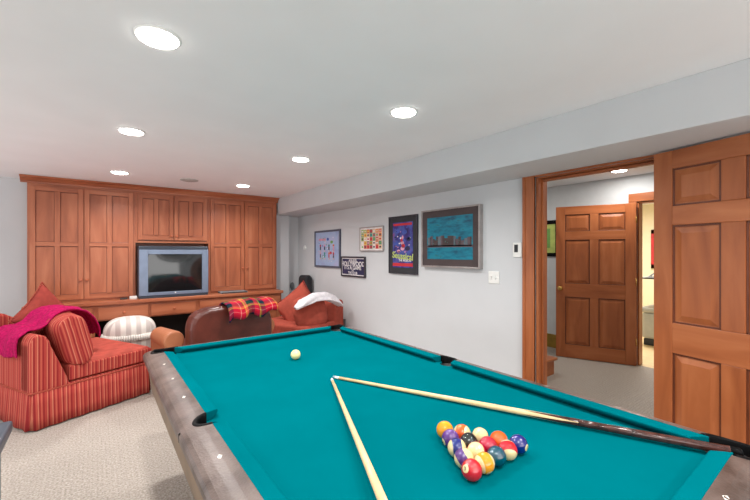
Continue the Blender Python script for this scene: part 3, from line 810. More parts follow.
# ------------------------------------------------------------------ coral armless sofa, right, angled in the corner
CA = math.atan2(-0.9, 0.42)    # local x runs along the front edge
cs = empty('coral_sofa', (2.1, 4.1, 0), 0, 'coral-red low sofa standing askew under the pictures', 'sofa')
CS_ANG = math.atan2(0.9, -0.42)
cs.rotation_euler = (0, 0, CS_ANG)          # local +x: along the front towards the back wall; local -y: towards the picture wall
CM = Matrix.Translation((2.1, 4.1, 0)) @ Matrix.Rotation(CS_ANG, 4, 'Z')
CL = 0.92
MB().box((0.0, -0.72, 0.06), (CL, 0.0, 0.34), 'coral').build('base', cs, bevel=0.02, seg=3)
MB().box((0.0, -0.55, 0.345), (CL, 0.02, 0.50), 'coral').build('seat_cushion', cs, bevel=0.035, seg=4)
MB().prism([(-0.74, 0.30), (-0.73, 0.73), (-0.70, 0.765), (-0.58, 0.765), (-0.54, 0.73), (-0.50, 0.30)], 'X', 0.0, CL, 'coral').build('backrest', cs, bevel=0.02, seg=3)
for x in (0.08, CL - 0.08):
    for y in (-0.66, -0.06): MB().cyl((x, y, 0), (x, y, 0.07), 0.02, 0.028, 'cue_butt', 14).build('leg', cs)
o = pillow('throw_pillow', 0.54, 0.54, 0.17, 'coral', CM @ Matrix.Translation((0.47, -0.33, 0.665)) @ Matrix.Rotation(math.radians(30), 4, 'Z') @ Matrix.Rotation(math.radians(40), 4, 'Y') @ Matrix.Rotation(math.radians(24), 4, 'X'), pinch=0.10)
tag(o, 'large coral pillow tilted on its corner on the coral sofa, left of the round one', 'pillow')
piping('piping', 0.54, 0.54, 'coral_dark', o, 0.10)
o = pillow('round_pillow', 0.47, 0.46, 0.22, 'coral', CM @ Matrix.Translation((0.17, -0.20, 0.655)) @ Matrix.Rotation(math.radians(62), 4, 'Z') @ Matrix.Rotation(math.radians(8), 4, 'Y') @ Matrix.Rotation(math.radians(14), 4, 'X'), disc=True)
tag(o, 'plump rounded coral pillow at the near end of the coral sofa', 'pillow')
WP = [Vector(p) for p in [(1.925, 4.182, 0.745), (2.03, 4.179, 0.823), (2.184, 4.213, 0.865), (2.365, 4.227, 0.865), (2.53, 4.253, 0.805), (2.636, 4.273, 0.708)]]
def wblanket(s, t):
    # bulky loosely rolled blanket: s along the roll, t round it
    k = s * (len(WP) - 1); i = min(len(WP) - 2, int(k)); u = k - i
    u = u * u * (3 - 2 * u) * 0.4 + u * 0.6
    p = WP[i].lerp(WP[i + 1], u)
    d = (WP[i + 1] - WP[i]); side = Vector((-d.y, d.x, 0)).normalized()
    fat = 0.25 + 0.75 * min(1, 6 * s, 5 * (1 - s)) ** 0.5
    a = 2 * PI * t
    q = 1 + 0.16 * math.sin(3 * a + 5 * s) + 0.12 * mnoise.noise(Vector((s * 9, math.cos(a) * 1.5, math.sin(a) * 1.5)))
    return p + side * (0.105 * fat * q * math.cos(a)) + Vector((0, 0, 0.046 * fat * q * math.sin(a) - 0.03 * abs(math.cos(a)) * fat))
o = grid('white_blanket', wblanket, 30, 20, 'white_knit', thick=0.0, sub=1)
tag(o, 'soft white blanket heaped over the coral sofa back and pillows', 'blanket')

# black floor speaker in the corner
r = empty('floor_speaker', (2.735, 5.55, 0), 0.3, 'black round-topped floor speaker in the corner behind the coral sofa', 'speaker')
def oval(z0, z1, w_):
    pts = [(-w_, z0)] + [(-w_ * math.cos(a), z1 - w_ * 1.1 + w_ * 1.1 * math.sin(a)) for a in [PI * k / 16 for k in range(17)]] + [(w_, z0)]
    return pts
MB().prism(oval(0.03, 1.05, 0.068), 'Y', -0.09, 0.09, 'dark_plastic').build('cabinet', r, bevel=0.012, seg=3)
MB().prism(oval(0.08, 1.035, 0.058), 'Y', -0.105, -0.09, 'grille_cloth').build('grille', r, bevel=0.004)
MB().cyl((0, 0, 0), (0, 0, 0.03), 0.15, 0.13, 'dark_plastic', 32).build('base', r)

# small fittings on the walls
o = MB().cyl((XR, 5.80, 1.50), (XR - 0.02, 5.80, 1.50), 0.04, 0.036, 'lamp_trim', 28).build('wall_dial'); tag(o, 'small round pale dial on the wall by the far corner', 'dial')
o = MB().sphere((2.74, 6.065, 0.83), 0.05, 'grey_plastic', (0.8, 0.3, 1.4)).build('wall_vent', smooth=True); tag(o, 'small grey oval vent low in the far corner', 'vent')
r = empty('light_switch', (XR, 2.02, 1.195), 0, 'white double light switch plate below the picture of the skyline', 'switch')
MB().box((-0.008, -0.056, -0.055), (0, 0.056, 0.055), 'white_plastic').build('plate', r, bevel=0.003)
for y in (-0.024, 0.024): MB().box((-0.02, y - 0.005, -0.012), (-0.008, y + 0.005, 0.012), 'white_plastic').build('toggle', r, bevel=0.001)
r = empty('thermostat', (XR, 1.785, 1.442), 0, 'white thermostat with dark display beside the door casing', 'thermostat')
MB().box((-0.012, -0.042, -0.062), (0, 0.042, 0.062), 'white_plastic').build('casing', r, bevel=0.005)
MB().box((-0.014, -0.008, -0.02), (-0.011, 0.026, 0.045), 'charcoal').build('display', r)
o = MB().box((XR - 0.012, 4.50, 0.36), (XR, 4.60, 0.46), 'grey_plastic').build('wall_outlet', bevel=0.003); tag(o, 'small grey outlet low on the wall behind the pool table', 'outlet')

# ------------------------------------------------------------------ framed pictures on the right wall (local: x = -Y world, z up, facing -X world)
def picture(name, y0, y1, z0, z1, label, fw, fmat, mat_w, mmat, artmat, draw, depth=0.025, side=None):
    W_, H_ = y1 - y0, z1 - z0
    r = empty(name, (XR - 0.001, (y0 + y1) / 2, z0), -PI / 2, label, 'picture', 'framed pictures on the right wall')
    # local x runs from the far end (-) to the near end (+), local -y faces the room
    f = MB(); h = W_ / 2
    for q in (((-h, 0), (-h + fw, H_)), ((h - fw, 0), (h, H_)), ((-h + fw, 0), (h - fw, fw)), ((-h + fw, H_ - fw), (h - fw, H_))):
        f.box((q[0][0], -depth, q[0][1]), (q[1][0], 0, q[1][1]), fmat)
    f.build('frame', r, bevel=0.002)
    MB().box((-h + fw, -depth + 0.010, fw), (h - fw, -0.003, H_ - fw), mmat).build('mount', r)
    aw0, aw1, az0, az1 = -h + fw + mat_w, h - fw - mat_w, fw + mat_w, H_ - fw - mat_w
    a = MB(); ya = -depth + 0.008
    a.box((aw0, ya, az0), (aw1, ya + 0.003, az1), artmat)
    if draw: draw(a, aw0, az0, aw1 - aw0, az1 - az0, ya - 0.0006)
    a.build('artwork', r)
    return r, (aw0, az0, aw1 - aw0, az1 - az0, ya - 0.0012)
def rect(a, x0, z0, w_, h_, X, Z, Wd, Hd, y, mat, k=0):
    a.box((x0 + X * w_, y - 0.0003 * k, z0 + Z * h_), (x0 + (X + Wd) * w_, y + 0.001, z0 + (Z + Hd) * h_), mat)
def blob(a, x0, z0, w_, h_, X, Z, R, y, mat, sx=1.0, k=0, n=14):
    a.prism([(x0 + X * w_ + R * sx * math.cos(2 * PI * i / n) * w_, z0 + Z * h_ + R * math.sin(2 * PI * i / n) * h_) for i in range(n)], 'Y', y - 0.0003 * k, y + 0.001, mat)
def d_blue(a, x0, z0, w_, h_, y):
    R_ = random.Random(3)
    cols = [['a_dark', 'a_navy', 'a_dark', 'a_pink'], ['a_brown', 'a_teal', 'a_red', 'a_brown']]
    for row, Z in ((0, 0.52), (1, 0.26)):
        for i in range(4):
            X = 0.2 + 0.2 * i
            blob(a, x0, z0, w_, h_, X, Z + 0.09, 0.035, y, ['a_red', 'a_pink', 'a_teal', 'a_orange'][(i + row) % 4], 1.0, 1, 10)
            rect(a, x0, z0, w_, h_, X - 0.025, Z - 0.06, 0.05, 0.13, y, cols[row][i])
            rect(a, x0, z0, w_, h_, X - 0.03, Z - 0.12, 0.02, 0.05, y, 'a_skin'); rect(a, x0, z0, w_, h_, X + 0.01, Z - 0.12, 0.02, 0.05, y, 'a_orange')
    rect(a, x0, z0, w_, h_, 0.12, 0.78, 0.34, 0.07, y, 'a_pink')
    blob(a, x0, z0, w_, h_, 0.72, 0.72, 0.05, y, 'a_green', 1.2)
    blob(a, x0, z0, w_, h_, 0.55, 0.82, 0.05, y, 'a_blue')
    blob(a, x0, z0, w_, h_, 0.68, 0.36, 0.05, y, 'a_red')
    for k in range(40): blob(a, x0, z0, w_, h_, R_.uniform(0.1, 0.9), R_.uniform(0.06, 0.88), R_.uniform(0.006, 0.016), y, R_.choice(['a_pink', 'a_white', 'a_blue', 'a_green', 'a_skin']), 1.5)
picture('framed_print', 4.630, 5.420, 1.19, 1.765, 'dark framed pale-blue print of small figures, farthest picture on the wall', 0.028, 'frame_slate', 0.03, 'art_pale', 'art_pale', d_blue)
def d_comic(a, x0, z0, w_, h_, y):
    R_ = random.Random(11); cs_ = ['a_red', 'a_orange', 'a_yellow', 'a_teal', 'a_skin', 'a_dark', 'a_pink', 'a_white', 'a_green', 'a_brown', 'a_red', 'a_skin']
    for i in range(7):
        for j in range(5):
            rect(a, x0, z0, w_, h_, i / 7 + 0.012, j / 5 + 0.012, 1 / 7 - 0.024, 1 / 5 - 0.024, y, R_.choice(cs_))
            blob(a, x0, z0, w_, h_, (i + 0.5) / 7, (j + 0.5) / 5, 0.05, y, R_.choice(cs_), 0.9, 1)
picture('framed_print', 3.610, 4.125, 1.435, 1.755, 'small silver-framed print crowded with colourful comic squares', 0.012, 'frame_silver', 0.02, 'a_white', 'a_skin', d_comic)
pr, ar = picture('framed_sign', 4.000, 4.600, 1.08, 1.365, 'small dark framed sign lettered in white, lowest on the wall', 0.022, 'frame_dark', 0.012, 'a_white', 'a_navy', None)
X0, Z0, W_, H_, ya = ar
TM = lambda x, z: Matrix.Translation((x, ya, z)) @ Matrix.Rotation(PI / 2, 4, 'X')
# worn block lettering in four lines
for i, (t, zf, sz) in enumerate((('4 RULES', 0.88, 0.055), ('HOLLYWOOD', 0.67, 0.088), ("IT'S A GAME", 0.43, 0.078), ('TO', 0.25, 0.035), ('THE CLUB', 0.09, 0.05))):
    text_mesh(t, sz, 'a_white', 'lettering', pr, TM(X0 + W_ / 2, Z0 + H_ * zf), bold=True)
def d_post(a, x0, z0, w_, h_, y):
    rect(a, x0, z0, w_, h_, 0.04, 0.925, 0.92, 0.05, y, 'a_red')
    rect(a, x0, z0, w_, h_, 0.0, 0.03, 1.0, 0.07, y, 'a_red')
    for (X, Z, R_, c) in ((0.25, 0.80, 0.08, 'a_blue'), (0.6, 0.78, 0.09, 'a_blue'), (0.8, 0.62, 0.08, 'a_navy'), (0.2, 0.52, 0.09, 'a_blue'), (0.75, 0.42, 0.09, 'a_navy'), (0.3, 0.36, 0.07, 'a_pink')):
        blob(a, x0, z0, w_, h_, X, Z, R_ * 0.55, y, c, 2.4)
    R_ = random.Random(8)
    for k in range(44):
        blob(a, x0, z0, w_, h_, R_.uniform(0.08, 0.92), R_.uniform(0.34, 0.88), R_.uniform(0.008, 0.022), y, R_.choice(['a_pink', 'a_blue', 'a_dark', 'a_white', 'a_navy', 'a_blue', 'a_dark']), 2.0, 0)
    for k in range(5):
        blob(a, x0, z0, w_, h_, 0.50 + 0.04 * math.sin(k * 1.6), 0.42 + 0.06 * k, 0.045, y, 'a_red' if k % 2 else 'a_pink', 2.2 - 0.3 * k, 1)
pr, ar = picture('framed_poster', 3.000, 3.500, 1.17, 1.848, 'tall black framed purple poster with red bars and pale green lettering', 0.012, 'frame_dark', 0.062, 'charcoal', 'art_night', d_post)
X0, Z0, W_, H_, ya = ar
text_mesh('Seussical', 0.105, 'a_lime', 'lettering', pr, TM(X0 + W_ / 2, Z0 + H_ * 0.25) @ Matrix.Rotation(math.radians(-5), 4, 'Z'), bold=True)
text_mesh('THE MUSICAL', 0.035, 'a_white', 'lettering', pr, TM(X0 + W_ * 0.62, Z0 + H_ * 0.155), bold=True)
def d_city(a, x0, z0, w_, h_, y):
    R_ = random.Random(5); X = 0.02
    rect(a, x0, z0, w_, h_, 0.0, 0.28, 1.0, 0.05, y, 'a_brown')
    while X < 0.95:
        wd = R_.uniform(0.035, 0.085); hh = R_.uniform(0.12, 0.26) + (0.10 if abs(X - 0.5) < 0.06 or abs(X - 0.27) < 0.04 else 0)
        rect(a, x0, z0, w_, h_, X, 0.3, min(wd, 0.98 - X), hh, y, R_.choice(['a_brown', 'mat_brown', 'a_brown', 'mat_brown', 'a_grey']))
        X += wd + R_.uniform(-0.01, 0.008)
    for k in range(12):
        rect(a, x0, z0, w_, h_, R_.uniform(0.02, 0.9), R_.uniform(0.32, 0.48), 0.008, 0.02, y, 'a_teal', 1)
    for k in range(10):
        rect(a, x0, z0, w_, h_, R_.uniform(0.02, 0.7), R_.uniform(0.03, 0.25), R_.uniform(0.1, 0.25), 0.006, y, 'art_turquoise', 1)
picture('framed_painting', 2.140, 2.905, 1.267, 1.868, 'large silver-framed turquoise painting of a city skyline', 0.016, 'frame_silver', 0.068, 'mat_brown', 'art_turquoise', d_city, depth=0.05)

# hall picture
r = empty('hall_picture', (HX - 0.001, 3.02, 1.36), -PI / 2, 'dark framed picture on the hall wall, partly hidden by the jamb', 'picture')
f = MB(); h = 0.30
for q in (((-h, 0), (-h + 0.055, 0.54)), ((h - 0.055, 0), (h, 0.54)), ((-h, 0), (h, 0.055)), ((-h, 0.485), (h, 0.54))): f.box((q[0][0], -0.03, q[0][1]), (q[1][0], 0, q[1][1]), 'black_rubber')
f.build('frame', r, bevel=0.003)
MB().box((-h + 0.05, -0.012, 0.05), (h - 0.05, -0.002, 0.49), 'a_lime').build('mount', r)
MB().box((-0.16, -0.016, 0.13), (0.16, -0.012, 0.42), 'a_green').build('artwork', r)

# far room: red frame, dark shelf with papers, grey bin
r = empty('red_picture', (8.985, 2.33, 1.43), -PI / 2, 'red framed picture on the cream wall of the far room', 'picture')
f = MB()
for q in (((-0.3, -0.33), (-0.22, 0.45)), ((0.22, -0.33), (0.3, 0.45)), ((-0.3, -0.33), (0.3, -0.25)), ((-0.3, 0.37), (0.3, 0.45))): f.box((q[0][0], -0.03, q[0][1]), (q[1][0], 0, q[1][1]), 'red_paint')
f.build('frame', r); MB().box((-0.22, -0.012, -0.25), (0.22, -0.002, 0.37), 'a_skin').build('artwork', r)
# narrow desk-height shelf unit with papers
sh = empty('dark_shelf', (7.05, 1.70, 0), 0, 'thin dark shelf carrying papers in the far room', 'shelf')
MB().box((-0.25, -0.55, 1.01), (0.25, 0.43, 1.03), 'dark_plastic').build('board', sh, bevel=0.002)
for y in (-0.5, 0.05): MB().box((0.18, y - 0.015, 0), (0.21, y + 0.015, 1.01), 'dark_plastic').build('post', sh)
pm = empty('paper_stack', (6.95, 1.88, 1.03), 0, 'leaning white papers on the dark shelf in the far room', 'papers')
m = MB(); 
for k in range(4): m.box((-0.10, -0.24 + 0.02 * k, 0.004 * k), (0.10, 0.24 - 0.02 * k, 0.004 * k + 0.004), 'paper')
m.build('sheets', pm)
m = MB().prism([(0.18, 0.017), (0.16, 0.027), (-0.14, 0.27), (-0.16, 0.26)], 'X', -0.08, 0.08, 'paper'); lo = m.build('leaflet', pm)
MB().prism([(0.08, 0.105), (0.05, 0.130), (-0.03, 0.195), (-0.06, 0.215), (-0.05, 0.20)], 'X', -0.083, -0.081, 'ink').build('print', lo)
b_ = empty('storage_bin', (6.95, 1.86, 0), 0, 'pale grey tub on the floor of the far room', 'bin')
MB().box((-0.22, -0.30, 0.10), (0.22, 0.24, 0.50), 'bin_grey').build('tub', b_, bevel=0.04, seg=3)
MB().box((-0.24, -0.32, 0.50), (0.24, 0.26, 0.58), 'bin_grey').build('lid', b_, bevel=0.03, seg=3)
MB().box((-0.20, -0.28, 0.0), (0.20, 0.22, 0.10), 'dark_plastic').build('base', b_, bevel=0.01)

# ------------------------------------------------------------------ pool table
TX, TY = 0.992, 1.485
tb = empty('pool_table', (TX, TY, 0), 0, 'pool table with turquoise cloth and grey-brown rails in the foreground', 'pool table')
TZ = 0.80; ZB = 0.765
OX, OY = 0.7575, 1.335       # outer half sizes
WX, WY = 0.6575, 1.235      # wood inner half sizes
NX, NY = 0.606, 1.183      # cushion nose half sizes
CR, SR = 0.070, 0.047      # pocket radii
CPX, CPY, SPX = 0.642, 1.219, 0.654
pock = [(sx * CPX, sy * CPY, CR) for sx in (-1, 1) for sy in (-1, 1)] + [(sx * SPX, 0, SR) for sx in (-1, 1)]
def cutter(r_add, z0, z1):
    out = []
    for x, y, rr in pock:
        o = MB().cyl((x, y, z0), (x, y, z1), rr + r_add, rr + r_add, 'black_rubber', 40).build('cut'); o.location = (0, 0, 0); out.append(o)
    return out
def rrect(a, b, r, n=8):
    pts = []
    for cx_, cy_, a0 in ((a - r, b - r, 0), (-a + r, b - r, PI / 2), (-a + r, -b + r, PI), (a - r, -b + r, 3 * PI / 2)):
        for k in range(n + 1): pts.append((cx_ + r * math.cos(a0 + PI / 2 * k / n), cy_ + r * math.sin(a0 + PI / 2 * k / n)))
    return pts
# rails
fr = MB(); rings = []
for dx, z, r_ in ((-0.03, TZ - 0.05, 0.02), (-0.03, TZ, 0.02), (0.0, TZ, 0.02), (0.030, TZ - 0.004, 0.03), (0.055, TZ - 0.011, 0.035), (0.080, TZ - 0.020, 0.04), (0.093, TZ - 0.028, 0.042), (0.100, TZ - 0.040, 0.045), (0.100, TZ - 0.062, 0.045), (0.094, TZ - 0.066, 0.042)):
    rings.append([fr.bm.verts.new((x, y, z)) for x, y in rrect(WX + dx, WY + dx, r_)])
fr.mi('rail_top'); rings.append(rings[0])
for a, b in zip(rings, rings[1:]):
    for k in range(len(a)): fr.bm.faces.new((a[k], a[(k + 1) % len(a)], b[(k + 1) % len(a)], b[k]))
fr = fr.build('rail')
inner = MB().box((-WX, -WY, 0.5), (WX, WY, 0.9), 'rail_top').build('cut')
cs2 = cutter(0.012, 0.5, 0.9)
boolean(fr, [inner] + cs2)
for c in [inner] + cs2: bpy.data.objects.remove(c)
fr.parent = tb
md = fr.modifiers.new('bev', 'BEVEL'); md.width = 0.006; md.segments = 3; md.limit_method = 'ANGLE'; md.angle_limit = math.radians(40)
MB().prism(rrect(OX - 0.010, OY - 0.010, 0.048), 'Z', TZ - 0.085, TZ - 0.066, 'rail_edge').build('rail_underside', tb)
# bed
bed = MB().box((-WX - 0.01, -WY - 0.01, ZB - 0.03), (WX + 0.01, WY + 0.01, ZB), 'felt').build('playing_cloth')
ru = bpy.data.objects['rail_underside']
cs2 = cutter(-0.006, 0.5, 0.9)
boolean(bed, cs2); boolean(ru, cs2)
for c in cs2: bpy.data.objects.remove(c)
bed.parent = tb
# cushions: top slopes slightly to the nose, ends cut at an angle
def cushion(p0, p1, inward, d0, d1, angle0, angle1):
    """p0,p1 = wood-side ends (x,y), inward = unit vector to the bed, d = depth to the nose, angle = set-back at the nose"""
    p0 = Vector(p0); p1 = Vector(p1); u = (p1 - p0).normalized(); n = Vector(inward)
    dn = d0
    sec = [(0, TZ), (dn * 0.45, TZ), (dn * 0.90, TZ - 0.001), (dn, TZ - 0.006), (dn * 0.97, TZ - 0.014), (dn * 0.55, ZB + 0.001), (0, ZB + 0.001)]
    mb = MB(); ra, rb = [], []
    for s_, z in sec:
        a = p0 + n * s_ + u * (angle0 * s_ / dn); b = p1 + n * s_ - u * (angle1 * s_ / dn)
        ra.append(mb.bm.verts.new((a.x, a.y, z))); rb.append(mb.bm.verts.new((b.x, b.y, z)))
    k = mb.mi('felt')
    mb.bm.faces.new(ra); mb.bm.faces.new(rb[::-1])
    for i in range(len(sec)): mb.bm.faces.new((ra[i], rb[i], rb[(i + 1) % len(sec)], ra[(i + 1) % len(sec)]))
    return mb.build('cushion', tb, bevel=0.002)
dn = WX - NX
e1 = 0.070; e2 = 0.052
for sx in (-1, 1):
    for sy in (-1, 1):
        cushion((sx * WX, sy * (WY - e1)), (sx * WX, sy * e2), (-sx, 0), dn, 0, 0.042, 0.018)
for sy in (-1, 1):
    cushion((-(WX - e1), sy * WY), (WX - e1, sy * WY), (0, -sy), dn, 0, 0.042, 0.042)
# pockets: liner ring with rim, bucket and lip
for x, y, rr in pock:
    n = 36; bm_ = MB(); mi_ = bm_.mi('black_rubber')
    side = abs(y) < 0.1
    out = Vector((x, 0 if side else y, 0)); out = Vector((math.copysign(1, x), 0 if side else math.copysign(1, y), 0)).normalized()
    a0 = math.atan2(out.y, out.x)
    half = math.radians(88 if side else 118)
    def drop(px, py):
        dxx = max(abs(px) - WX, abs(py) - WY, 0.0)
        tab = ((0.0, 0.0), (0.030, -0.004), (0.055, -0.011), (0.080, -0.020), (0.093, -0.028), (0.100, -0.040), (0.2, -0.040))
        for (a_, b_1), (c_, d_1) in zip(tab, tab[1:]):
            if dxx <= c_: return b_1 + (d_1 - b_1) * (dxx - a_) / (c_ - a_)
        return -0.04
    rings = []
    prof = [(rr - 0.012, 0.70), (rr - 0.006, ZB - 0.01), (rr - 0.004, TZ - 0.006), (rr - 0.001, TZ + 0.0005), (rr + 0.007, TZ + 0.001), (rr + 0.0125, TZ - 0.002), (rr + 0.0125, TZ - 0.050)]
    for k in range(n + 1):
        a = a0 - half + 2 * half * k / n
        rings.append([bm_.bm.verts.new((x + r_ * math.cos(a), y + r_ * math.sin(a), z + (drop(x + r_ * math.cos(a), y + r_ * math.sin(a)) if z > TZ - 0.01 else 0))) for r_, z in prof])
    for k in range(n):
        for j in range(len(prof) - 1):
            f = bm_.bm.faces.new((rings[k][j], rings[k + 1][j], rings[k + 1][j + 1], rings[k][j + 1])); f.smooth = True
    po = bm_.build('pocket', tb, solid=0.003)
    MB().lathe([(rr - 0.02, 0.64), (rr - 0.006, 0.66), (rr - 0.004, 0.74), (rr - 0.004, ZB - 0.008), (rr - 0.010, ZB - 0.008), (rr - 0.010, 0.66), (rr - 0.03, 0.65), (0.001, 0.645)],
               'pocket_leather', 32, M=Matrix.Translation((x, y, 0))).build('pocket_bag', po)
# diamonds (sights)
di = []
for k in (-3, -2, -1, 1, 2, 3):
    for sx in (-1, 1): di.append((sx * (WX + 0.034), k * 0.2925, 0))
for k in (-1, 0, 1):
    for sy in (-1, 1): di.append((k * 0.29, sy * (WY + 0.034), 1))
for x, y, t in di:
    a, b = (0.008, 0.013) if t == 0 else (0.013, 0.008)
    def rz(px, py):
        dxx = abs(py) - WY if t else abs(px) - WX
        tab = ((0.0, 0.0), (0.030, -0.004), (0.055, -0.012))
        return TZ + 0.0004 + (tab[1][1] * dxx / 0.03 if dxx < 0.03 else -0.004 - 0.008 * (dxx - 0.03) / 0.025)
    dm = MB(); dm.mi('pearl')
    top = [dm.bm.verts.new((px, py, rz(px, py))) for px, py in ((x - a, y), (x, y - b), (x + a, y), (x, y + b))]
    bot = [dm.bm.verts.new((v.co.x, v.co.y, v.co.z - 0.003)) for v in top]
    dm.bm.faces.new((top[0], top[1], top[3])); dm.bm.faces.new((top[1], top[2], top[3])); dm.bm.faces.new(bot[::-1])
    for k in range(4): dm.bm.faces.new((top[k], bot[k], bot[(k + 1) % 4], top[(k + 1) % 4]))
    dm.build('diamond_sight', tb)
# seams at the side pockets
for sx in (-1, 1):
    xs = sorted((sx * (OX - 0.03), sx * (OX + 0.0008)))
    MB().box((xs[0], -0.0012, TZ - 0.062), (xs[1], 0.0012, TZ - 0.030), 'black_rubber').build('rail_seam', tb)
# apron: panels slanting inwards
def apron_ring(h0, h1, z0, z1):
    mb = MB(); t = 0.03
    def ring(a, b, z): return [mb.bm.verts.new(p) for p in ((-a, -b, z), (a, -b, z), (a, b, z), (-a, b, z))]
    A = ring(h0[0], h0[1], z0); B = ring(h1[0], h1[1], z1); A2 = ring(h0[0] - t, h0[1] - t, z0); B2 = ring(h1[0] - t, h1[1] - t, z1)
    mb.mi('apron')
    for i in range(4):
        j = (i + 1) % 4
        mb.bm.faces.new((A[i], A[j], B[j], B[i])); mb.bm.faces.new((A2[j], A2[i], B2[i], B2[j])); mb.bm.faces.new((A[j], A[i], A2[i], A2[j])); mb.bm.faces.new((B[i], B[j], B2[j], B2[i]))
    return mb
apron_ring((OX - 0.046, OY - 0.046), (OX - 0.026, OY - 0.026), 0.53, TZ - 0.085).build('apron', tb, bevel=0.004)
MB().box((-OX + 0.05, -OY + 0.05, 0.535), (OX - 0.05, OY - 0.05, 0.55), 'rail_edge').build('underside', tb)
for sx in (-1, 1):
    for sy in (-1, 1):
        x, y = sx * (OX - 0.30), sy * 0.80
        l = MB(); l.box((x - 0.07, y - 0.07, 0.10), (x + 0.07, y + 0.07, 0.55), 'rail_edge')
        l.box((x - 0.085, y - 0.085, 0.0), (x + 0.085, y + 0.085, 0.10), 'rail_edge'); l.build('leg', tb, bevel=0.008)

# ------------------------------------------------------------------ balls
BR = 0.0295
BZ = ZB + BR
def basis(x, y):
    t = (Vector((0, 0, CAM_H)) - Vector((x, y, BZ))).normalized()
    r = Vector((math.cos(YAW), -math.sin(YAW), 0)); r = (r - t * r.dot(t)).normalized()
    return r, t.cross(r), t
COL = dict(y=(228, 146, 8), b=(4, 22, 110), r=(186, 6, 26), p=(78, 28, 112), o=(224, 84, 10), g=(2, 66, 84), m=(172, 4, 42), k=(12, 12, 16))
S60 = BR * 2 * math.sqrt(3) / 2 + 0.0001
x0, y0 = 0.862, 0.684
def bp(row, i): return (x0 + 2 * BR * i * 1.003 + BR * row * 1.003, y0 + S60 * 1.03 * row)
balls = [  # number, colour key, striped, row, i, number direction (right, up, to camera), pole, label
    (3, 'r', 0, 0, 0, (-0.62, 0.10, 0.8), (0, 1, 0), 'solid red ball at the nearest corner of the rack'),
    (9, 'y', 1, 0, 1, (0.35, -0.9, 0.1), (-0.85, 0.40, 0.25), 'yellow striped ball between the red corner ball and the green ball'),
    (6, 'g', 0, 0, 2, (0.3, 0.3, -0.9), (0, 1, 0), 'dark green-blue ball in the middle of the near row'),
    (11, 'r', 1, 0, 3, (0, -0.55, -0.8), (0.05, -0.82, 0.56), 'red striped ball showing its cream underside next to the blue corner ball'),
    (2, 'b', 0, 0, 4, (0.85, -0.35, 0.35), (0, 1, 0), 'solid blue ball at the right corner of the rack'),
    (12, 'p', 1, 1, 0, (-0.3, 0.7, -0.6), (0.82, 0.05, 0.45), 'purple striped ball, half cream, just behind the red corner ball'),
    (15, 'm', 1, 1, 1, (-0.7, 0.7, -0.2), (0.05, 0.1, 1), 'cream ball end of a striped ball near the rack centre'),
    (7, 'm', 0, 1, 2, (0.2, -0.9, -0.2), (0, 1, 0), 'solid crimson ball inside the rack behind the green ball'),
    (5, 'o', 0, 1, 3, (0.2, 0.2, -0.9), (0, 1, 0), 'solid orange ball behind the red striped ball'),
    (10, 'b', 1, 2, 0, (-0.1, 0.2, -1), (0.85, 0.10, -0.35), 'blue striped ball with cream on both sides at the left edge'),
    (8, 'k', 0, 2, 1, (0.3, -0.8, -0.3), (0, 1, 0), 'black ball inside the rack'),
    (14, 'g', 1, 2, 2, (0.3, 0.9, -0.35), (0.1, 0.33, 0.94), 'striped ball showing mostly cream beside the black ball'),
    (4, 'p', 0, 3, 0, (-0.85, -0.35, 0.35), (0, 1, 0), 'solid purple ball between the yellow and blue striped balls'),
    (13, 'o', 1, 3, 1, (-0.2, -0.9, 0.2), (0.88, 0.10, 0.25), 'orange striped ball with a cream right side next to the yellow ball'),
    (1, 'y', 0, 4, 0, (0.2, -0.9, -0.3), (0, 1, 0), 'solid yellow ball at the far corner of the rack'),
]
def add_ball(x, y, label, mat, num=None, nd=(1, 0, 0), pole=(0, 1, 0), group='racked billiard balls', name='billiard_ball'):
    mb = MB(); mb.sphere((0, 0, 0), BR, mat, seg=40)
    o = mb.build(name, smooth=True)
    r, u, t = basis(x, y)
    n = (r * nd[0] + u * nd[1] + t * nd[2]).normalized(); p = (r * pole[0] + u * pole[1] + t * pole[2])
    p = (p - n * p.dot(n)).normalized()
    q = p.cross(n)
    Mx = Matrix((( n.x, q.x, p.x), (n.y, q.y, p.y), (n.z, q.z, p.z))).to_4x4()
    o.matrix_world = Matrix.Translation((x, y, BZ)) @ Mx
    tag(o, label, 'ball', group)
    if num is not None:
        T = text_mesh(str(num), 0.013, 'black_rubber', 'number', None, None, ext=0, bold=True)
        for v in T.data.vertices:
            a, b = v.co.x, v.co.y
            v.co = Vector((math.sqrt(max(0, (BR * 1.012) ** 2 - a * a - b * b)), a, b))
        T.parent = o
    return o
for (num, ck, st, row, i, nd, pole, label) in balls:
    mname = 'ball_' + ck + str(st)
    if mname not in MATS: ball_mat(mname, COL[ck], bool(st))
    x, y = bp(row, i)
    add_ball(x, y, label, mname, num, nd, pole)
plain('ball_cue', (240, 226, 160), 0.1, 0.6, var=0.005)
add_ball(0.973, 2.105, 'cream cue ball alone on the far half of the cloth', 'ball_cue', None, group=None, name='cue_ball')

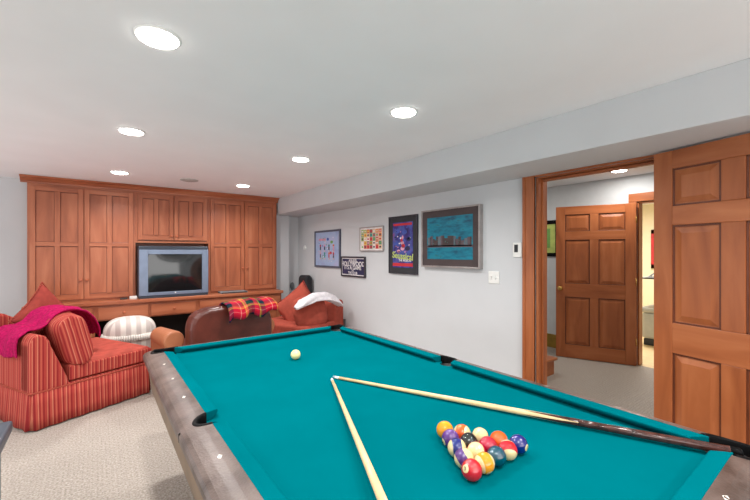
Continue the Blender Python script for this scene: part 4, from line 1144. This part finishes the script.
# ------------------------------------------------------------------ cues
def cue(tip, butt, label, rt=0.0065, rb=0.0148, points=True):
    tip = Vector(tip); butt = Vector(butt); Lc = (butt - tip).length
    r = empty('cue_stick', tip, 0, label, 'cue', 'cue sticks on the table')
    R_ = (butt - tip).to_track_quat('Z', 'X').to_matrix().to_4x4()
    def rad(l): return rt + (rb - rt) * min(1, (l / Lc)) ** 1.0
    a = 1.12
    MB().lathe([(0.0055, 0), (0.0062, 0.004), (0.0062, 0.012)], 'cue_tip', 20, M=R_).build('tip', r)
    MB().lathe([(0.0064, 0.012), (0.0066, 0.037)], 'cue_ferrule', 20, M=R_).build('ferrule', r)
    MB().lathe([(rad(0.037), 0.037), (rad(0.35), 0.35), (rad(0.7), 0.7), (rad(a), a)], 'cue_maple', 28, M=R_).build('shaft', r)
    b = MB().lathe([(rad(a), a), (rad(1.2), 1.2), (rb, Lc - 0.03)], 'cue_butt', 28, M=R_).build('butt', r)
    MB().lathe([(rb, Lc - 0.03), (rb * 0.95, Lc - 0.006), (rb * 0.7, Lc)], 'black_rubber', 28, M=R_).build('bumper', r)
    if points:
        # dark inlay points reaching up the maple
        for k in range(4):
            an = PI / 2 * k + 0.4; mb = MB(); n = 10; pv = []
            for s_ in range(n + 1):
                l = a - 0.20 + 0.20 * s_ / n; hw = 0.7 * s_ / n; rr = rad(l) + 0.0004
                pv.append([mb.bm.verts.new((rr * math.cos(an + hw * q), rr * math.sin(an + hw * q), l)) for q in (-1, -0.5, 0, 0.5, 1)])
            mb.mi('cue_butt')
            for s_ in range(n):
                for q in range(4): mb.bm.faces.new((pv[s_][q], pv[s_][q + 1], pv[s_ + 1][q + 1], pv[s_ + 1][q]))
            bmesh.ops.transform(mb.bm, matrix=R_, verts=mb.bm.verts[:])
            mb.build('inlay_point', b)
    return r
cue((0.984, 1.672, ZB + 0.0075), (1.622, 0.236, ZB + 0.024), 'cue stick with dark butt reaching into the near right pocket')
d_ = (Vector((0.593, 0.776, 0)) - Vector((0.966, 1.653, 0))).normalized()
p0 = Vector((0.962, 1.650, ZB + 0.0075)); L2 = 1.45
p1 = p0 + d_ * L2; 
# its butt rests on the near rail
p1.z = TZ + 0.0165
cue(p0, p1, 'pale cue stick running toward the near edge left of the racked balls', points=False)
